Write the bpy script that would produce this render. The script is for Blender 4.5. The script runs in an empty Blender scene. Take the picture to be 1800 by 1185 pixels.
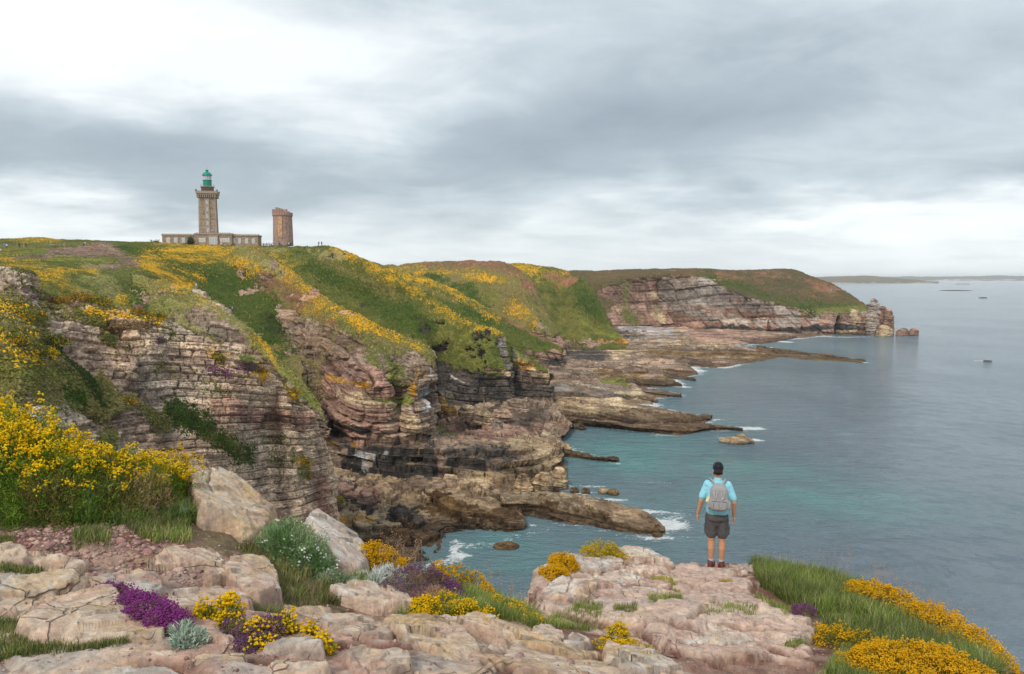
import bpy, math, random
import numpy as np
from mathutils import Vector
random.seed(7); RNG = np.random.default_rng(7)
S = bpy.context.scene
COL = S.collection
# ---------------------------------------------------------------- camera
ZC = 42.0; FPX = 1300.0; PITCH = math.atan(105.5 / FPX)
cam = bpy.data.cameras.new('camera'); camo = bpy.data.objects.new('camera', cam); COL.objects.link(camo)
cam.sensor_width = 36.0; cam.lens = 36.0 * FPX / 1800.0; cam.clip_start = 0.1; cam.clip_end = 90000
camo.location = (0, 0, ZC); camo.rotation_euler = (math.pi / 2 - PITCH, 0, 0)
S.camera = camo
SP, CP = math.sin(PITCH), math.cos(PITCH)
# ---------------------------------------------------------------- sky, sun, exposure
SUN_EL, SUN_AZ = 42.0, 205.0          # azimuth clockwise from +Y: behind the camera, a little to the left
world = bpy.data.worlds.new('World'); S.world = world; world.use_nodes = True
S.view_settings.view_transform = 'Standard'; S.view_settings.look = 'None'
S.view_settings.exposure = 0.66; S.view_settings.gamma = 1.0; S.view_settings.use_curve_mapping = False
sun = bpy.data.lights.new('sun', 'SUN'); suno = bpy.data.objects.new('sun', sun); COL.objects.link(suno)
S.cycles.volume_bounces = 2
sun.energy = 1.5; sun.angle = math.radians(11); sun.color = (1.0, 0.93, 0.82)
_a, _e = math.radians(SUN_AZ), math.radians(SUN_EL)
sdir = Vector((math.sin(_a) * math.cos(_e), math.cos(_a) * math.cos(_e), math.sin(_e)))
suno.rotation_euler = sdir.to_track_quat('Z', 'Y').to_euler()

class NT:
    """tiny helper for node trees"""
    def __init__(s, t): s.t = t; s.n = t.nodes; s.l = t.links
    def node(s, kind, **kw):
        n = s.n.new(kind)
        for k, v in kw.items():
            if hasattr(n, k) and k not in ('inputs',): setattr(n, k, v)
        return n
    def put(s, sock, v):
        if isinstance(v, bpy.types.NodeSocket): s.l.new(v, sock)
        elif v is not None: sock.default_value = v
    def math(s, op, a, b=None, clamp=False):
        n = s.n.new('ShaderNodeMath'); n.operation = op; n.use_clamp = clamp
        s.put(n.inputs[0], a)
        if b is not None: s.put(n.inputs[1], b)
        return n.outputs[0]
    def vmath(s, op, a, b=None, sc=None):
        n = s.n.new('ShaderNodeVectorMath'); n.operation = op
        s.put(n.inputs[0], a)
        if b is not None: s.put(n.inputs[1], b)
        if sc is not None: s.put(n.inputs[3], sc)
        return n.outputs[1] if op in ('LENGTH', 'DOT_PRODUCT', 'DISTANCE') else n.outputs[0]
    def noise(s, vec, scale, detail=4, rough=0.55, dist=0.0):
        n = s.n.new('ShaderNodeTexNoise'); s.put(n.inputs['Vector'], vec)
        n.inputs['Scale'].default_value = scale; n.inputs['Detail'].default_value = detail
        n.inputs['Roughness'].default_value = rough; n.inputs['Distortion'].default_value = dist
        return n.outputs['Fac']
    def ramp(s, f, a, b, c0=0.0, c1=1.0):
        n = s.n.new('ShaderNodeMapRange'); n.interpolation_type = 'SMOOTHSTEP'
        s.put(n.inputs[0], f); n.inputs[1].default_value = a; n.inputs[2].default_value = b
        n.inputs[3].default_value = c0; n.inputs[4].default_value = c1
        return n.outputs[0]
    def mix(s, f, a, b, mode='MIX'):
        n = s.n.new('ShaderNodeMix'); n.data_type = 'RGBA'; n.blend_type = mode
        s.put(n.inputs[0], f); s.put(n.inputs[6], a if not isinstance(a, tuple) else (*a[:3], 1)); s.put(n.inputs[7], b if not isinstance(b, tuple) else (*b[:3], 1))
        return n.outputs[2]

def ray(px, py):
    xc = (np.asarray(px, float) - 900.0) / FPX; yc = (592.5 - np.asarray(py, float)) / FPX
    return xc, CP + yc * SP, -SP + yc * CP
def P(px, py, d):
    x, y, z = ray(px, py); t = np.asarray(d, float) / y
    return np.stack([x * t, y * t, ZC + z * t], -1)
def Z(px, py, z=0.0):
    """the same pixel as a control point lying at height z"""
    x, y, zz = ray(px, py); return (px, py, float((z - ZC) / zz * y))
def proj(V):
    x, y, z = V[:, 0], V[:, 1], V[:, 2] - ZC
    f = np.maximum(y * CP - z * SP, 1e-3); u = y * SP + z * CP
    return 900 + FPX * x / f, 592.5 - FPX * u / f

# world shader: Nishita daylight seen through a broken layer of cloud
wt = NT(world.node_tree); wt.n.clear()
wo = wt.node('ShaderNodeOutputWorld')
sky = wt.node('ShaderNodeTexSky'); sky.sky_type = 'NISHITA'; sky.sun_disc = False
sky.sun_elevation = math.radians(SUN_EL); sky.sun_rotation = math.radians(SUN_AZ)
tc = wt.node('ShaderNodeTexCoord'); dv = wt.vmath('NORMALIZE', tc.outputs['Generated'])
sep = wt.node('ShaderNodeSeparateXYZ'); wt.l.new(dv, sep.inputs[0])
den = wt.math('ADD', wt.math('MAXIMUM', sep.outputs[2], 0.0), 0.16)
cv = wt.node('ShaderNodeCombineXYZ')
wt.put(cv.inputs[0], wt.math('DIVIDE', sep.outputs[0], den)); wt.put(cv.inputs[1], wt.math('DIVIDE', sep.outputs[1], den))
pl = cv.outputs[0]
n1 = wt.noise(pl, 0.55, 6, 0.5, 0.6); n2 = wt.noise(wt.vmath('MULTIPLY', pl, (1.0, 1.25, 1)), 1.5, 8, 0.58, 0.5)
n3 = wt.noise(wt.vmath('MULTIPLY', dv, (1.0, 1.0, 2.1)), 6.5, 7, 0.58, 0.5)
warp = wt.node('ShaderNodeTexNoise'); wt.put(warp.inputs['Vector'], pl); warp.inputs['Scale'].default_value = 1.1; warp.inputs['Detail'].default_value = 5
wv = wt.vmath('MULTIPLY', wt.vmath('SUBTRACT', warp.outputs['Color'], (0.5, 0.5, 0.5)), (0.30, 0.30, 0.16))
dw = wt.vmath('ADD', dv, wv)
def skyblob(px, py, rx, ry, amt):
    x, y, z = ray(px, py); c = np.array([x, y, z]) / math.sqrt(x * x + y * y + z * z)
    q = wt.vmath('MULTIPLY', wt.vmath('SUBTRACT', dw, tuple(c)), (1.0 / (rx / FPX), 1.0 / (rx / FPX), 1.0 / (ry / FPX)))
    l = wt.vmath('LENGTH', q); e = wt.math('EXPONENT', wt.math('MULTIPLY', wt.math('MULTIPLY', l, l), -1.0))
    return wt.math('MULTIPLY', e, amt)
acc = wt.math('ADD', wt.math('MULTIPLY', wt.math('SUBTRACT', n1, 0.5), 0.30), wt.math('MULTIPLY', wt.math('SUBTRACT', n2, 0.5), 0.52))
acc = wt.math('ADD', acc, wt.math('MULTIPLY', wt.math('SUBTRACT', n3, 0.5), 0.30))
for b in SKYBLOBS if 'SKYBLOBS' in globals() else [
    (330, 80, 440, 100, 0.26), (60, 60, 240, 90, .12), (50, 250, 380, 75, -0.16), (450, 320, 480, 60, -0.20),
    (60, 385, 300, 32, 0.26), (1050, 240, 300, 85, -0.34), (1280, 180, 360, 90, -0.14), (850, 60, 260, 90, -0.10),
    (1480, 375, 400, 26, 0.20), (1700, 425, 240, 40, 0.20), (1620, 60, 300, 120, -0.06), (1000, 340, 180, 30, 0.08),
    (1750, 300, 160, 50, -0.05), (640, 200, 150, 60, 0.08), (1400, 250, 200, 40, 0.07)]:
    acc = wt.math('ADD', acc, skyblob(*b))
cr = wt.node('ShaderNodeValToRGB'); el = cr.color_ramp.elements
stops = [(0.0, (0.27, 0.325, 0.37)), (0.30, (0.36, 0.42, 0.465)), (0.5, (0.51, 0.57, 0.61)), (0.7, (0.76, 0.80, 0.815)), (1.0, (0.93, 0.95, 0.96))]
el[0].position = 0.0; el[0].color = (*stops[0][1], 1); el[1].position = 1.0; el[1].color = (*stops[-1][1], 1)
for p_, c_ in stops[1:-1]:
    e_ = el.new(p_); e_.color = (*c_, 1)
wt.put(cr.inputs[0], wt.math('ADD', wt.math('MULTIPLY', acc, 1.0), 0.52, True))
# cloud is thinner and brighter towards the zenith, as an overcast sky is; pale veil at the horizon
up = wt.ramp(sep.outputs[2], 0.40, 0.95, 1.0, 1.25)
cloud = wt.vmath('SCALE', cr.outputs[0], sc=up)
hz = wt.ramp(sep.outputs[2], 0.0, 0.11, 0.55, 0.0)
cloud = wt.mix(hz, cloud, (0.72, 0.765, 0.78))
bgc = wt.node('ShaderNodeBackground'); wt.put(bgc.inputs[0], cloud); bgc.inputs[1].default_value = 0.83
bgs = wt.node('ShaderNodeBackground'); wt.l.new(sky.outputs[0], bgs.inputs[0]); bgs.inputs[1].default_value = 0.08
ms = wt.node('ShaderNodeMixShader'); ms.inputs[0].default_value = 0.93
wt.l.new(bgs.outputs[0], ms.inputs[1]); wt.l.new(bgc.outputs[0], ms.inputs[2]); wt.l.new(ms.outputs[0], wo.inputs[0])

# ---------------------------------------------------------------- numpy noise
def h3(i, j, k, s=0):
    h = (i.astype(np.int64) * 374761393 + j.astype(np.int64) * 668265263 + k.astype(np.int64) * 2147483647 + s * 1274126177) & 0xffffffff
    h = ((h ^ (h >> 13)) * 1274126177) & 0xffffffff
    h = ((h ^ (h >> 16)) * 2246822519) & 0xffffffff
    return ((h ^ (h >> 15)) & 0xffffff) / float(0xffffff)
def vn(p, s=0):
    f = np.floor(p); i = f.astype(np.int64); t = p - f; t = t * t * t * (t * (t * 6 - 15) + 10)
    x0, y0, z0 = i[:, 0], i[:, 1], i[:, 2]; tx, ty, tz = t[:, 0], t[:, 1], t[:, 2]
    r = 0
    for dx in (0, 1):
        for dy in (0, 1):
            w = (tx if dx else 1 - tx) * (ty if dy else 1 - ty)
            r = r + w * ((1 - tz) * h3(x0 + dx, y0 + dy, z0, s) + tz * h3(x0 + dx, y0 + dy, z0 + 1, s))
    return r
ROT = np.array([[0.36, 0.48, -0.8], [-0.8, 0.6, 0.0], [0.48, 0.64, 0.6]])
def fbm(p, sc=1.0, oc=4, s=0, g=0.5):
    q = p * sc; a = 1.0; r = 0; t = 0
    for o in range(oc):
        r = r + a * vn(q, s + o); t += a; a *= g; q = q @ ROT.T * 2.03 + 7.1
    return r / t * 2 - 1          # about -0.7..0.7
def ridged(p, sc, oc=3, s=0):
    q = p * sc; a = 1.0; r = 0; t = 0
    for o in range(oc):
        r = r + a * (1 - np.abs(vn(q, s + o) * 2 - 1)); t += a; a *= 0.5; q = q @ ROT.T * 2.1 + 3.3
    return r / t
def sst(x, a, b):
    t = np.clip((x - a) / (b - a), 0, 1); return t * t * (3 - 2 * t)
def facet(p2, amp, s=0):
    """angular break: every Voronoi cell is its own small tilted plane"""
    i0 = np.floor(p2).astype(np.int64); f1 = np.full(len(p2), 9.0); z = np.zeros(len(p2))
    for dx in (-1, 0, 1):
        for dy in (-1, 0, 1):
            cx, cy = i0[:, 0] + dx, i0[:, 1] + dy; k0 = cx * 0
            ax, ay = cx + h3(cx, cy, k0, s), cy + h3(cx, cy, k0 + 5, s); d = np.hypot(ax - p2[:, 0], ay - p2[:, 1]); nf = d < f1
            v = 2 * (h3(cx, cy, k0 + 11, s) - .5) * (p2[:, 0] - ax) + 2 * (h3(cx, cy, k0 + 13, s) - .5) * (p2[:, 1] - ay) + .6 * (h3(cx, cy, k0 + 17, s) - .5)
            z = np.where(nf, v, z); f1 = np.where(nf, d, f1)
    return z * amp
def voro(p2, s=0):
    """2-D Voronoi: (cell id hash, F1, F2-F1)"""
    i0 = np.floor(p2).astype(np.int64); f1 = np.full(len(p2), 9.0); f2 = f1.copy(); idh = np.zeros(len(p2))
    for dx in (-1, 0, 1):
        for dy in (-1, 0, 1):
            cx, cy = i0[:, 0] + dx, i0[:, 1] + dy
            ox, oy = h3(cx, cy, cx * 0, s), h3(cx, cy, cx * 0 + 5, s)
            d = np.hypot(cx + ox - p2[:, 0], cy + oy - p2[:, 1])
            nf = d < f1; f2 = np.where(nf, f1, np.minimum(f2, d)); idh = np.where(nf, h3(cx, cy, cx * 0 + 9, s), idh); f1 = np.where(nf, d, f1)
    return idh, f1, f2 - f1

# ---------------------------------------------------------------- meshes
def mk(name, V, F, col=None, mat=None, parent=None, smooth=True, mi=None, mats=None, rkn=None, **props):
    """one mesh object from arrays; F is an (n,3) or (n,4) array or a list of such arrays"""
    V = np.asarray(V, np.float32); Fs = F if isinstance(F, list) else [F]; Fs = [np.asarray(f, np.int32) for f in Fs if len(f)]
    me = bpy.data.meshes.new(name)
    me.vertices.add(len(V)); me.vertices.foreach_set('co', V.ravel())
    lt = np.concatenate([np.full(len(f), f.shape[1], np.int32) for f in Fs]); li = np.concatenate([f.ravel() for f in Fs])
    me.loops.add(len(li)); me.loops.foreach_set('vertex_index', li)
    me.polygons.add(len(lt)); st = np.zeros(len(lt), np.int32); st[1:] = np.cumsum(lt)[:-1]
    me.polygons.foreach_set('loop_start', st); me.polygons.foreach_set('loop_total', lt)
    if mi is not None: me.polygons.foreach_set('material_index', np.asarray(mi, np.int32))
    me.polygons.foreach_set('use_smooth', np.full(len(lt), bool(smooth)))
    me.update(calc_edges=True)
    if col is not None:
        a = me.color_attributes.new('Col', 'FLOAT_COLOR', 'POINT')
        c = np.ones((len(V), 4), np.float32); c[:, :3] = np.clip(col, 0, 1) if np.ndim(col) == 2 else np.array(col); c[:, 3] = 0 if rkn is None else rkn; a.data.foreach_set('color', c.ravel())
    o = bpy.data.objects.new(name, me); COL.objects.link(o)
    for m in (mats or ([mat] if mat else [])): me.materials.append(m)
    if parent is not None: o.parent = parent
    for k, v in props.items(): o[k] = v
    return o
def empty(name, loc, **props):
    o = bpy.data.objects.new(name, None); COL.objects.link(o); o.location = loc; o.empty_display_size = 0.1
    for k, v in props.items(): o[k] = v
    return o
def gridF(nr, nc):
    i = np.arange((nr - 1) * (nc - 1)); r = i // (nc - 1); c = i % (nc - 1); a = r * nc + c
    return np.stack([a, a + nc, a + nc + 1, a + 1], 1)
def grid_normals(G):
    du = np.gradient(G, axis=1); dv_ = np.gradient(G, axis=0); n = np.cross(dv_, du)
    return n / np.maximum(np.linalg.norm(n, axis=2, keepdims=True), 1e-9)

# ---------------------------------------------------------------- materials
def new_mat(name):
    m = bpy.data.materials.new(name); m.use_nodes = True; t = NT(m.node_tree); b = t.n['Principled BSDF']
    return m, t, b
def attr_mat(name, sc=1.0, var=0.35, bump=0.5, bdist=0.1, rough=0.9, spec=0.2, detail=8, speck=0.0, trans=0.0, strat=0.0, anis=.10, frac=0.0):
    m, t, b = new_mat(name)
    a = t.node('ShaderNodeAttribute'); a.attribute_name = 'Col'
    g = t.node('ShaderNodeNewGeometry'); pos = g.outputs['Position']
    n = t.noise(pos, sc, detail, 0.68); f = t.ramp(n, 0.3, 0.7, 1 - var, 1 + var)
    c = t.vmath('SCALE', a.outputs['Color'], sc=f)
    if strat:      # thin bedding lines on bare rock only (the rock share is stored in alpha)
        sn = t.noise(t.vmath('ADD', t.vmath('MULTIPLY', pos, (strat * anis, strat * anis, strat)), t.vmath('SCALE', (0.0, 0.0, 1.0), sc=t.math('MULTIPLY', n, 1.2))), 1.0, 5, .65, .15)
        sf = t.ramp(sn, .34, .60, .68, 1.22); c = t.vmath('SCALE', c, sc=t.math('ADD', t.math('MULTIPLY', t.math('SUBTRACT', sf, 1.0), a.outputs['Alpha']), 1.0))
    if speck:
        n2_ = t.noise(pos, sc * 5, 4, 0.7); c = t.mix(t.ramp(n2_, 0.62, 0.70, 0, speck), c, (0.55, 0.53, 0.48))
        n4_ = t.noise(pos, sc * 2.3, 6, 0.7); c = t.mix(t.ramp(n4_, 0.60, 0.72, 0, speck * 0.8), c, (0.12, 0.10, 0.09))
    if frac:       # hairline fractures
        wp = t.node('ShaderNodeTexNoise'); t.put(wp.inputs['Vector'], pos); wp.inputs['Scale'].default_value = frac * .7; wp.inputs['Detail'].default_value = 4
        vo = t.node('ShaderNodeTexVoronoi'); vo.feature = 'DISTANCE_TO_EDGE'; vo.inputs['Scale'].default_value = frac
        t.put(vo.inputs['Vector'], t.vmath('ADD', t.vmath('MULTIPLY', pos, (1, 1, 1.8)), t.vmath('SCALE', wp.outputs['Color'], sc=.22)))
        gate = t.ramp(t.noise(pos, frac * .45, 3, .6), .50, .62); ln = t.math('MULTIPLY', t.ramp(vo.outputs['Distance'], .0, .015, 1.0, 0.0), gate)
        c = t.vmath('SCALE', c, sc=t.math('SUBTRACT', 1.0, t.math('MULTIPLY', ln, .5)))
    t.put(b.inputs['Base Color'], c); b.inputs['Roughness'].default_value = rough; b.inputs['Specular IOR Level'].default_value = spec
    if bump:
        bn = t.node('ShaderNodeBump'); bn.inputs['Strength'].default_value = bump; bn.inputs['Distance'].default_value = bdist
        hh = t.noise(pos, sc * 1.7, detail, 0.7)
        if strat: hh = t.math('ADD', hh, t.math('MULTIPLY', t.math('MULTIPLY', sn, a.outputs['Alpha']), 2.0))
        if frac: hh = t.math('SUBTRACT', hh, t.math('MULTIPLY', ln, .8))
        t.put(bn.inputs['Height'], hh); t.l.new(bn.outputs[0], b.inputs['Normal'])
    if trans:
        tr = t.node('ShaderNodeBsdfTranslucent'); t.put(tr.inputs[0], c); mx = t.node('ShaderNodeMixShader'); mx.inputs[0].default_value = trans
        t.l.new(b.outputs[0], mx.inputs[1]); t.l.new(tr.outputs[0], mx.inputs[2]); t.l.new(mx.outputs[0], t.n['Material Output'].inputs[0])
    return m
M_LAND = attr_mat('land_far', 1.3, 0.42, 0.85, 0.4, strat=1.9, spec=.05)
M_LAND2 = attr_mat('land_very_far', 0.45, 0.30, 0.7, 0.9, strat=.5, anis=.45, spec=.05)
M_CLIFF = attr_mat('land_near', 3.2, 0.36, 0.9, 0.16, strat=2.6, anis=.38, spec=.05)
M_SLAB = attr_mat('slab_rock', 11.0, 0.28, 0.9, 0.04, rough=0.85, speck=0.5, frac=2.3)
M_LEAF = attr_mat('leaf', 40.0, 0.25, 0, rough=0.6, spec=0.25, trans=0.25)
M_PETAL = attr_mat('petal', 60.0, 0.12, 0, rough=0.6, spec=0.1, trans=0.3)
M_TUFT = attr_mat('scrub', 3.0, 0.35, 0, rough=0.9, spec=0.05)
M_PLAIN = attr_mat('plain_cloth', 30.0, 0.10, 0.2, 0.004)
def plain(name, col, rough=0.7, metal=0.0, sc=4.0, var=0.2, bump=0.0, bd=0.02, spec=0.3):
    m, t, b = new_mat(name); tc_ = t.node('ShaderNodeTexCoord'); n = t.noise(tc_.outputs['Object'], sc, 6, 0.65)
    c = t.vmath('SCALE', tuple(col[:3]), sc=t.ramp(n, 0.3, 0.7, 1 - var, 1 + var)); t.put(b.inputs['Base Color'], c)
    b.inputs['Roughness'].default_value = rough; b.inputs['Metallic'].default_value = metal; b.inputs['Specular IOR Level'].default_value = spec
    if bump:
        bn = t.node('ShaderNodeBump'); bn.inputs['Strength'].default_value = bump; bn.inputs['Distance'].default_value = bd
        t.put(bn.inputs['Height'], n); t.l.new(bn.outputs[0], b.inputs['Normal'])
    return m
# ---------------------------------------------------------------- land: kinds of ground cover and rock (real albedos)
KIND = {  # two colours mixed by noise, veg flag, (tuft colour, density)
 'rockpale': ((.62, .485, .36), (.38, .275, .205), 0), 'rockpink': ((.39, .245, .185), (.23, .135, .10), 0),
 'rockdark': ((.055, .05, .048), (.12, .10, .085), 0), 'rockochre': ((.52, .40, .25), (.28, .20, .13), 0),
 'rockbrown': ((.40, .295, .215), (.21, .15, .11), 0), 'rockgrey': ((.38, .33, .285), (.25, .20, .17), 0),
 'weed': ((.12, .07, .035), (.27, .19, .09), 0), 'white': ((.60, .58, .57), (.38, .33, .31), 0),
 'lichen': ((.52, .27, .04), (.30, .19, .10), 0), 'shingle': ((.46, .41, .385), (.36, .32, .30), 0),
 'grass': ((.165, .165, .045), (.085, .10, .024), 1), 'lime': ((.20, .21, .045), (.12, .14, .032), 1),
 'fern': ((.040, .072, .012), (.070, .098, .020), 1), 'olive': ((.12, .12, .035), (.20, .17, .07), 1),
 'straw': ((.31, .27, .11), (.19, .19, .06), 1), 'moor': ((.15, .10, .055), (.10, .085, .04), 1),
 'gorse': ((.60, .33, .015), (.22, .18, .03), 1), 'heather': ((.27, .14, .09), (.16, .10, .055), 1),
 'purple': ((.15, .06, .13), (.12, .08, .06), 1), 'earth': ((.31, .20, .155), (.22, .14, .105), 0),
 'darkveg': ((.035, .055, .014), (.075, .075, .02), 1),
}
KN = list(KIND)
def pchip_rows(A, per):
    """A (k, m, 3): cubic interpolation without overshoot along axis 0, per[i] steps in interval i"""
    d = A[1:] - A[:-1]; m = np.zeros_like(A)
    m[0] = d[0]; m[-1] = d[-1]
    same = d[1:] * d[:-1] > 0
    with np.errstate(divide='ignore', invalid='ignore'):
        hm = np.where(same, 2 * d[1:] * d[:-1] / (d[1:] + d[:-1] + 1e-30), 0)
    m[1:-1] = hm * 0.75 + 0.25 * (d[1:] + d[:-1]) / 2
    out = []
    for i, n in enumerate(per):
        t = np.arange(n)[:, None, None] / n
        out.append((2*t**3-3*t**2+1)*A[i] + (t**3-2*t**2+t)*m[i] + (-2*t**3+3*t**2)*A[i+1] + (t**3-t**2)*m[i+1])
    out.append(A[-1][None]); return np.concatenate(out)
def rockdisp(Pt, amp, th, blk, dip=(0.12, 0.0), seed=0, crack=1.0, rib=2.2, lump=0.9, bedw=0.6):
    w = fbm(Pt, 0.05 / max(th, .3), 3, seed + 50) * .8
    out = 0; tint = 0
    for lv, (tt, aa, ll) in enumerate([(th, 1.0, blk), (th * 0.31, 0.42, blk * 0.45)]):
        b = (Pt[:, 2] + dip[0] * Pt[:, 0] + dip[1] * Pt[:, 1]) / tt + w * 1.3 + lv * 3.3
        k = np.floor(b); f = b - k; z0 = k * 0
        bh = h3(k, z0, z0, seed + lv)
        # thin beds pinch out: edges of a bed roll in
        s1 = (Pt[:, 0] * 0.85 + Pt[:, 1] * 0.5) / (ll * (0.7 + 0.6 * bh)) + bh * 17 + 0.35 * fbm(Pt, 0.6 / tt, 2, seed + 7)
        c = np.floor(s1); g = s1 - c
        blkh = h3(k, c, z0, seed + 3 + lv)
        gm = .35 + .65 * sst(h3(k, np.floor(s1 * .5), z0, seed + 9 + lv), .25, .7)
        round_ = 1 - (1 - np.minimum(sst(f, 0, .25), sst(1 - f, 0, .14)) * np.minimum(sst(g, 0, .14), sst(1 - g, 0, .14)) ** crack) * gm
        out = out + aa * (bedw * (bh - .5) + 0.95 * (blkh - .5) - 0.75 * (1 - round_))
        tint = tint + aa * (0.6 * (bh - .5) + 0.7 * (blkh - .5) - 0.25 * (1 - round_))  # grooves darkened in the colour as crevice shade
    rb = ridged(Pt * np.array([1, 1, .20]), .11 / th ** .8, 3, seed + 31); rb = sst(rb, .62, .98)
    out = out - rib * rb; tint = tint - .5 * rb  # clefts also get painted crevice shade through the tint
    out = out + lump * fbm(Pt, 0.16 / th, 4, seed + 11) + 0.30 * (ridged(Pt, 0.9 / th, 3, seed + 21) - .6)
    return out * amp, tint
def seg_dist(px, py, pts):
    best = np.full(px.shape, 1e9)
    if len(pts) == 1: return np.hypot(px - pts[0][0], py - pts[0][1])
    for (x0, y0), (x1, y1) in zip(pts[:-1], pts[1:]):
        dx, dy = x1 - x0, y1 - y0; L = dx * dx + dy * dy + 1e-9
        t = np.clip(((px - x0) * dx + (py - y0) * dy) / L, 0, 1)
        best = np.minimum(best, np.hypot(px - x0 - t * dx, py - y0 - t * dy))
    return best
def in_poly(px, py, pts):
    r = np.zeros(px.shape, bool); n = len(pts)
    for i in range(n):
        x0, y0 = pts[i]; x1, y1 = pts[(i + 1) % n]
        if y0 == y1: continue
        c = ((py < y0) != (py < y1)) & (px < (x1 - x0) * (py - y0) / (y1 - y0) + x0); r ^= c
    return r
def cover(Vb, N, kr, kv, paint, fs, steep=0.62, seed=0, tint=None):
    """kind index per vertex from steepness and painted zones; returns colour, rockness, kind"""
    px, py = proj(Vb); n = len(Vb)
    big = fbm(Vb, fs * 0.25, 4, seed + 60); mid = fbm(Vb, fs, 4, seed + 61, .6); fine = fbm(Vb, fs * 5, 3, seed + 62, .6)
    st = N[:, 2] + 0.22 * big + 0.16 * mid
    kind = np.where(st > steep, KN.index(kv), KN.index(kr))
    soft = []; base = -1
    jit = RNG.standard_normal(n)
    for z in paint:
        k, r, pts = z[0], z[1], z[2]; thr = z[3] if len(z) > 3 else 0.0
        if r > 0: w = 1 - seg_dist(px, py, pts) / r
        else:
            ins = in_poly(px, py, pts); w = seg_dist(px, py, list(pts) + [pts[0]]) / 10.0; w = np.where(ins, w, -w).clip(-1, 1)
        w = w + 1.6 * mid + 0.9 * big + 1.1 * fine + jit * (KIND[k][2] * (.7 if k == 'gorse' else .4) + .08) - thr
        isr = KIND[k][2] == 0
        kind = np.where(w > 0.12, KN.index(k), kind)
        if isr: soft.append((k, w))
        else: soft = [(kk, np.where(w > .12, -1, ww)) for kk, ww in soft]
    c1 = np.array([KIND[k][0] for k in KN])[kind]; c2 = np.array([KIND[k][1] for k in KN])[kind]
    veg = np.array([KIND[k][2] for k in KN])[kind].astype(float)
    f = sst(0.55 * fine + 0.8 * mid + 0.1 * RNG.standard_normal(n), -0.38, 0.38)[:, None]
    col = c1 * f + c2 * (1 - f)
    for k, w in soft:
        a_ = (sst(w, -.10, .34) * (kind == base))[:, None] if False else sst(w, -.08, .30)[:, None]; ck = np.array(KIND[k][0]) * f + np.array(KIND[k][1]) * (1 - f); rkm = (1 - veg)[:, None]
        col = col * (1 - a_ * rkm) + ck * a_ * rkm
    hue = fbm(Vb, fs * 0.6, 3, seed + 63)[:, None]
    col = col * (1 + hue * np.array([0.22, 0.10, 0.0]) ) * np.where(veg[:, None] > .5, np.array([1.0, .96, .88]), np.array([1.0, .965, .95]))
    if tint is not None: col = col * (1 + (0.62 * tint * (1 - veg))[:, None].clip(-.75, .8))
    return np.clip(col, 0.008, 0.85), 1 - veg, kind
LOFTS = {}
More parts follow.
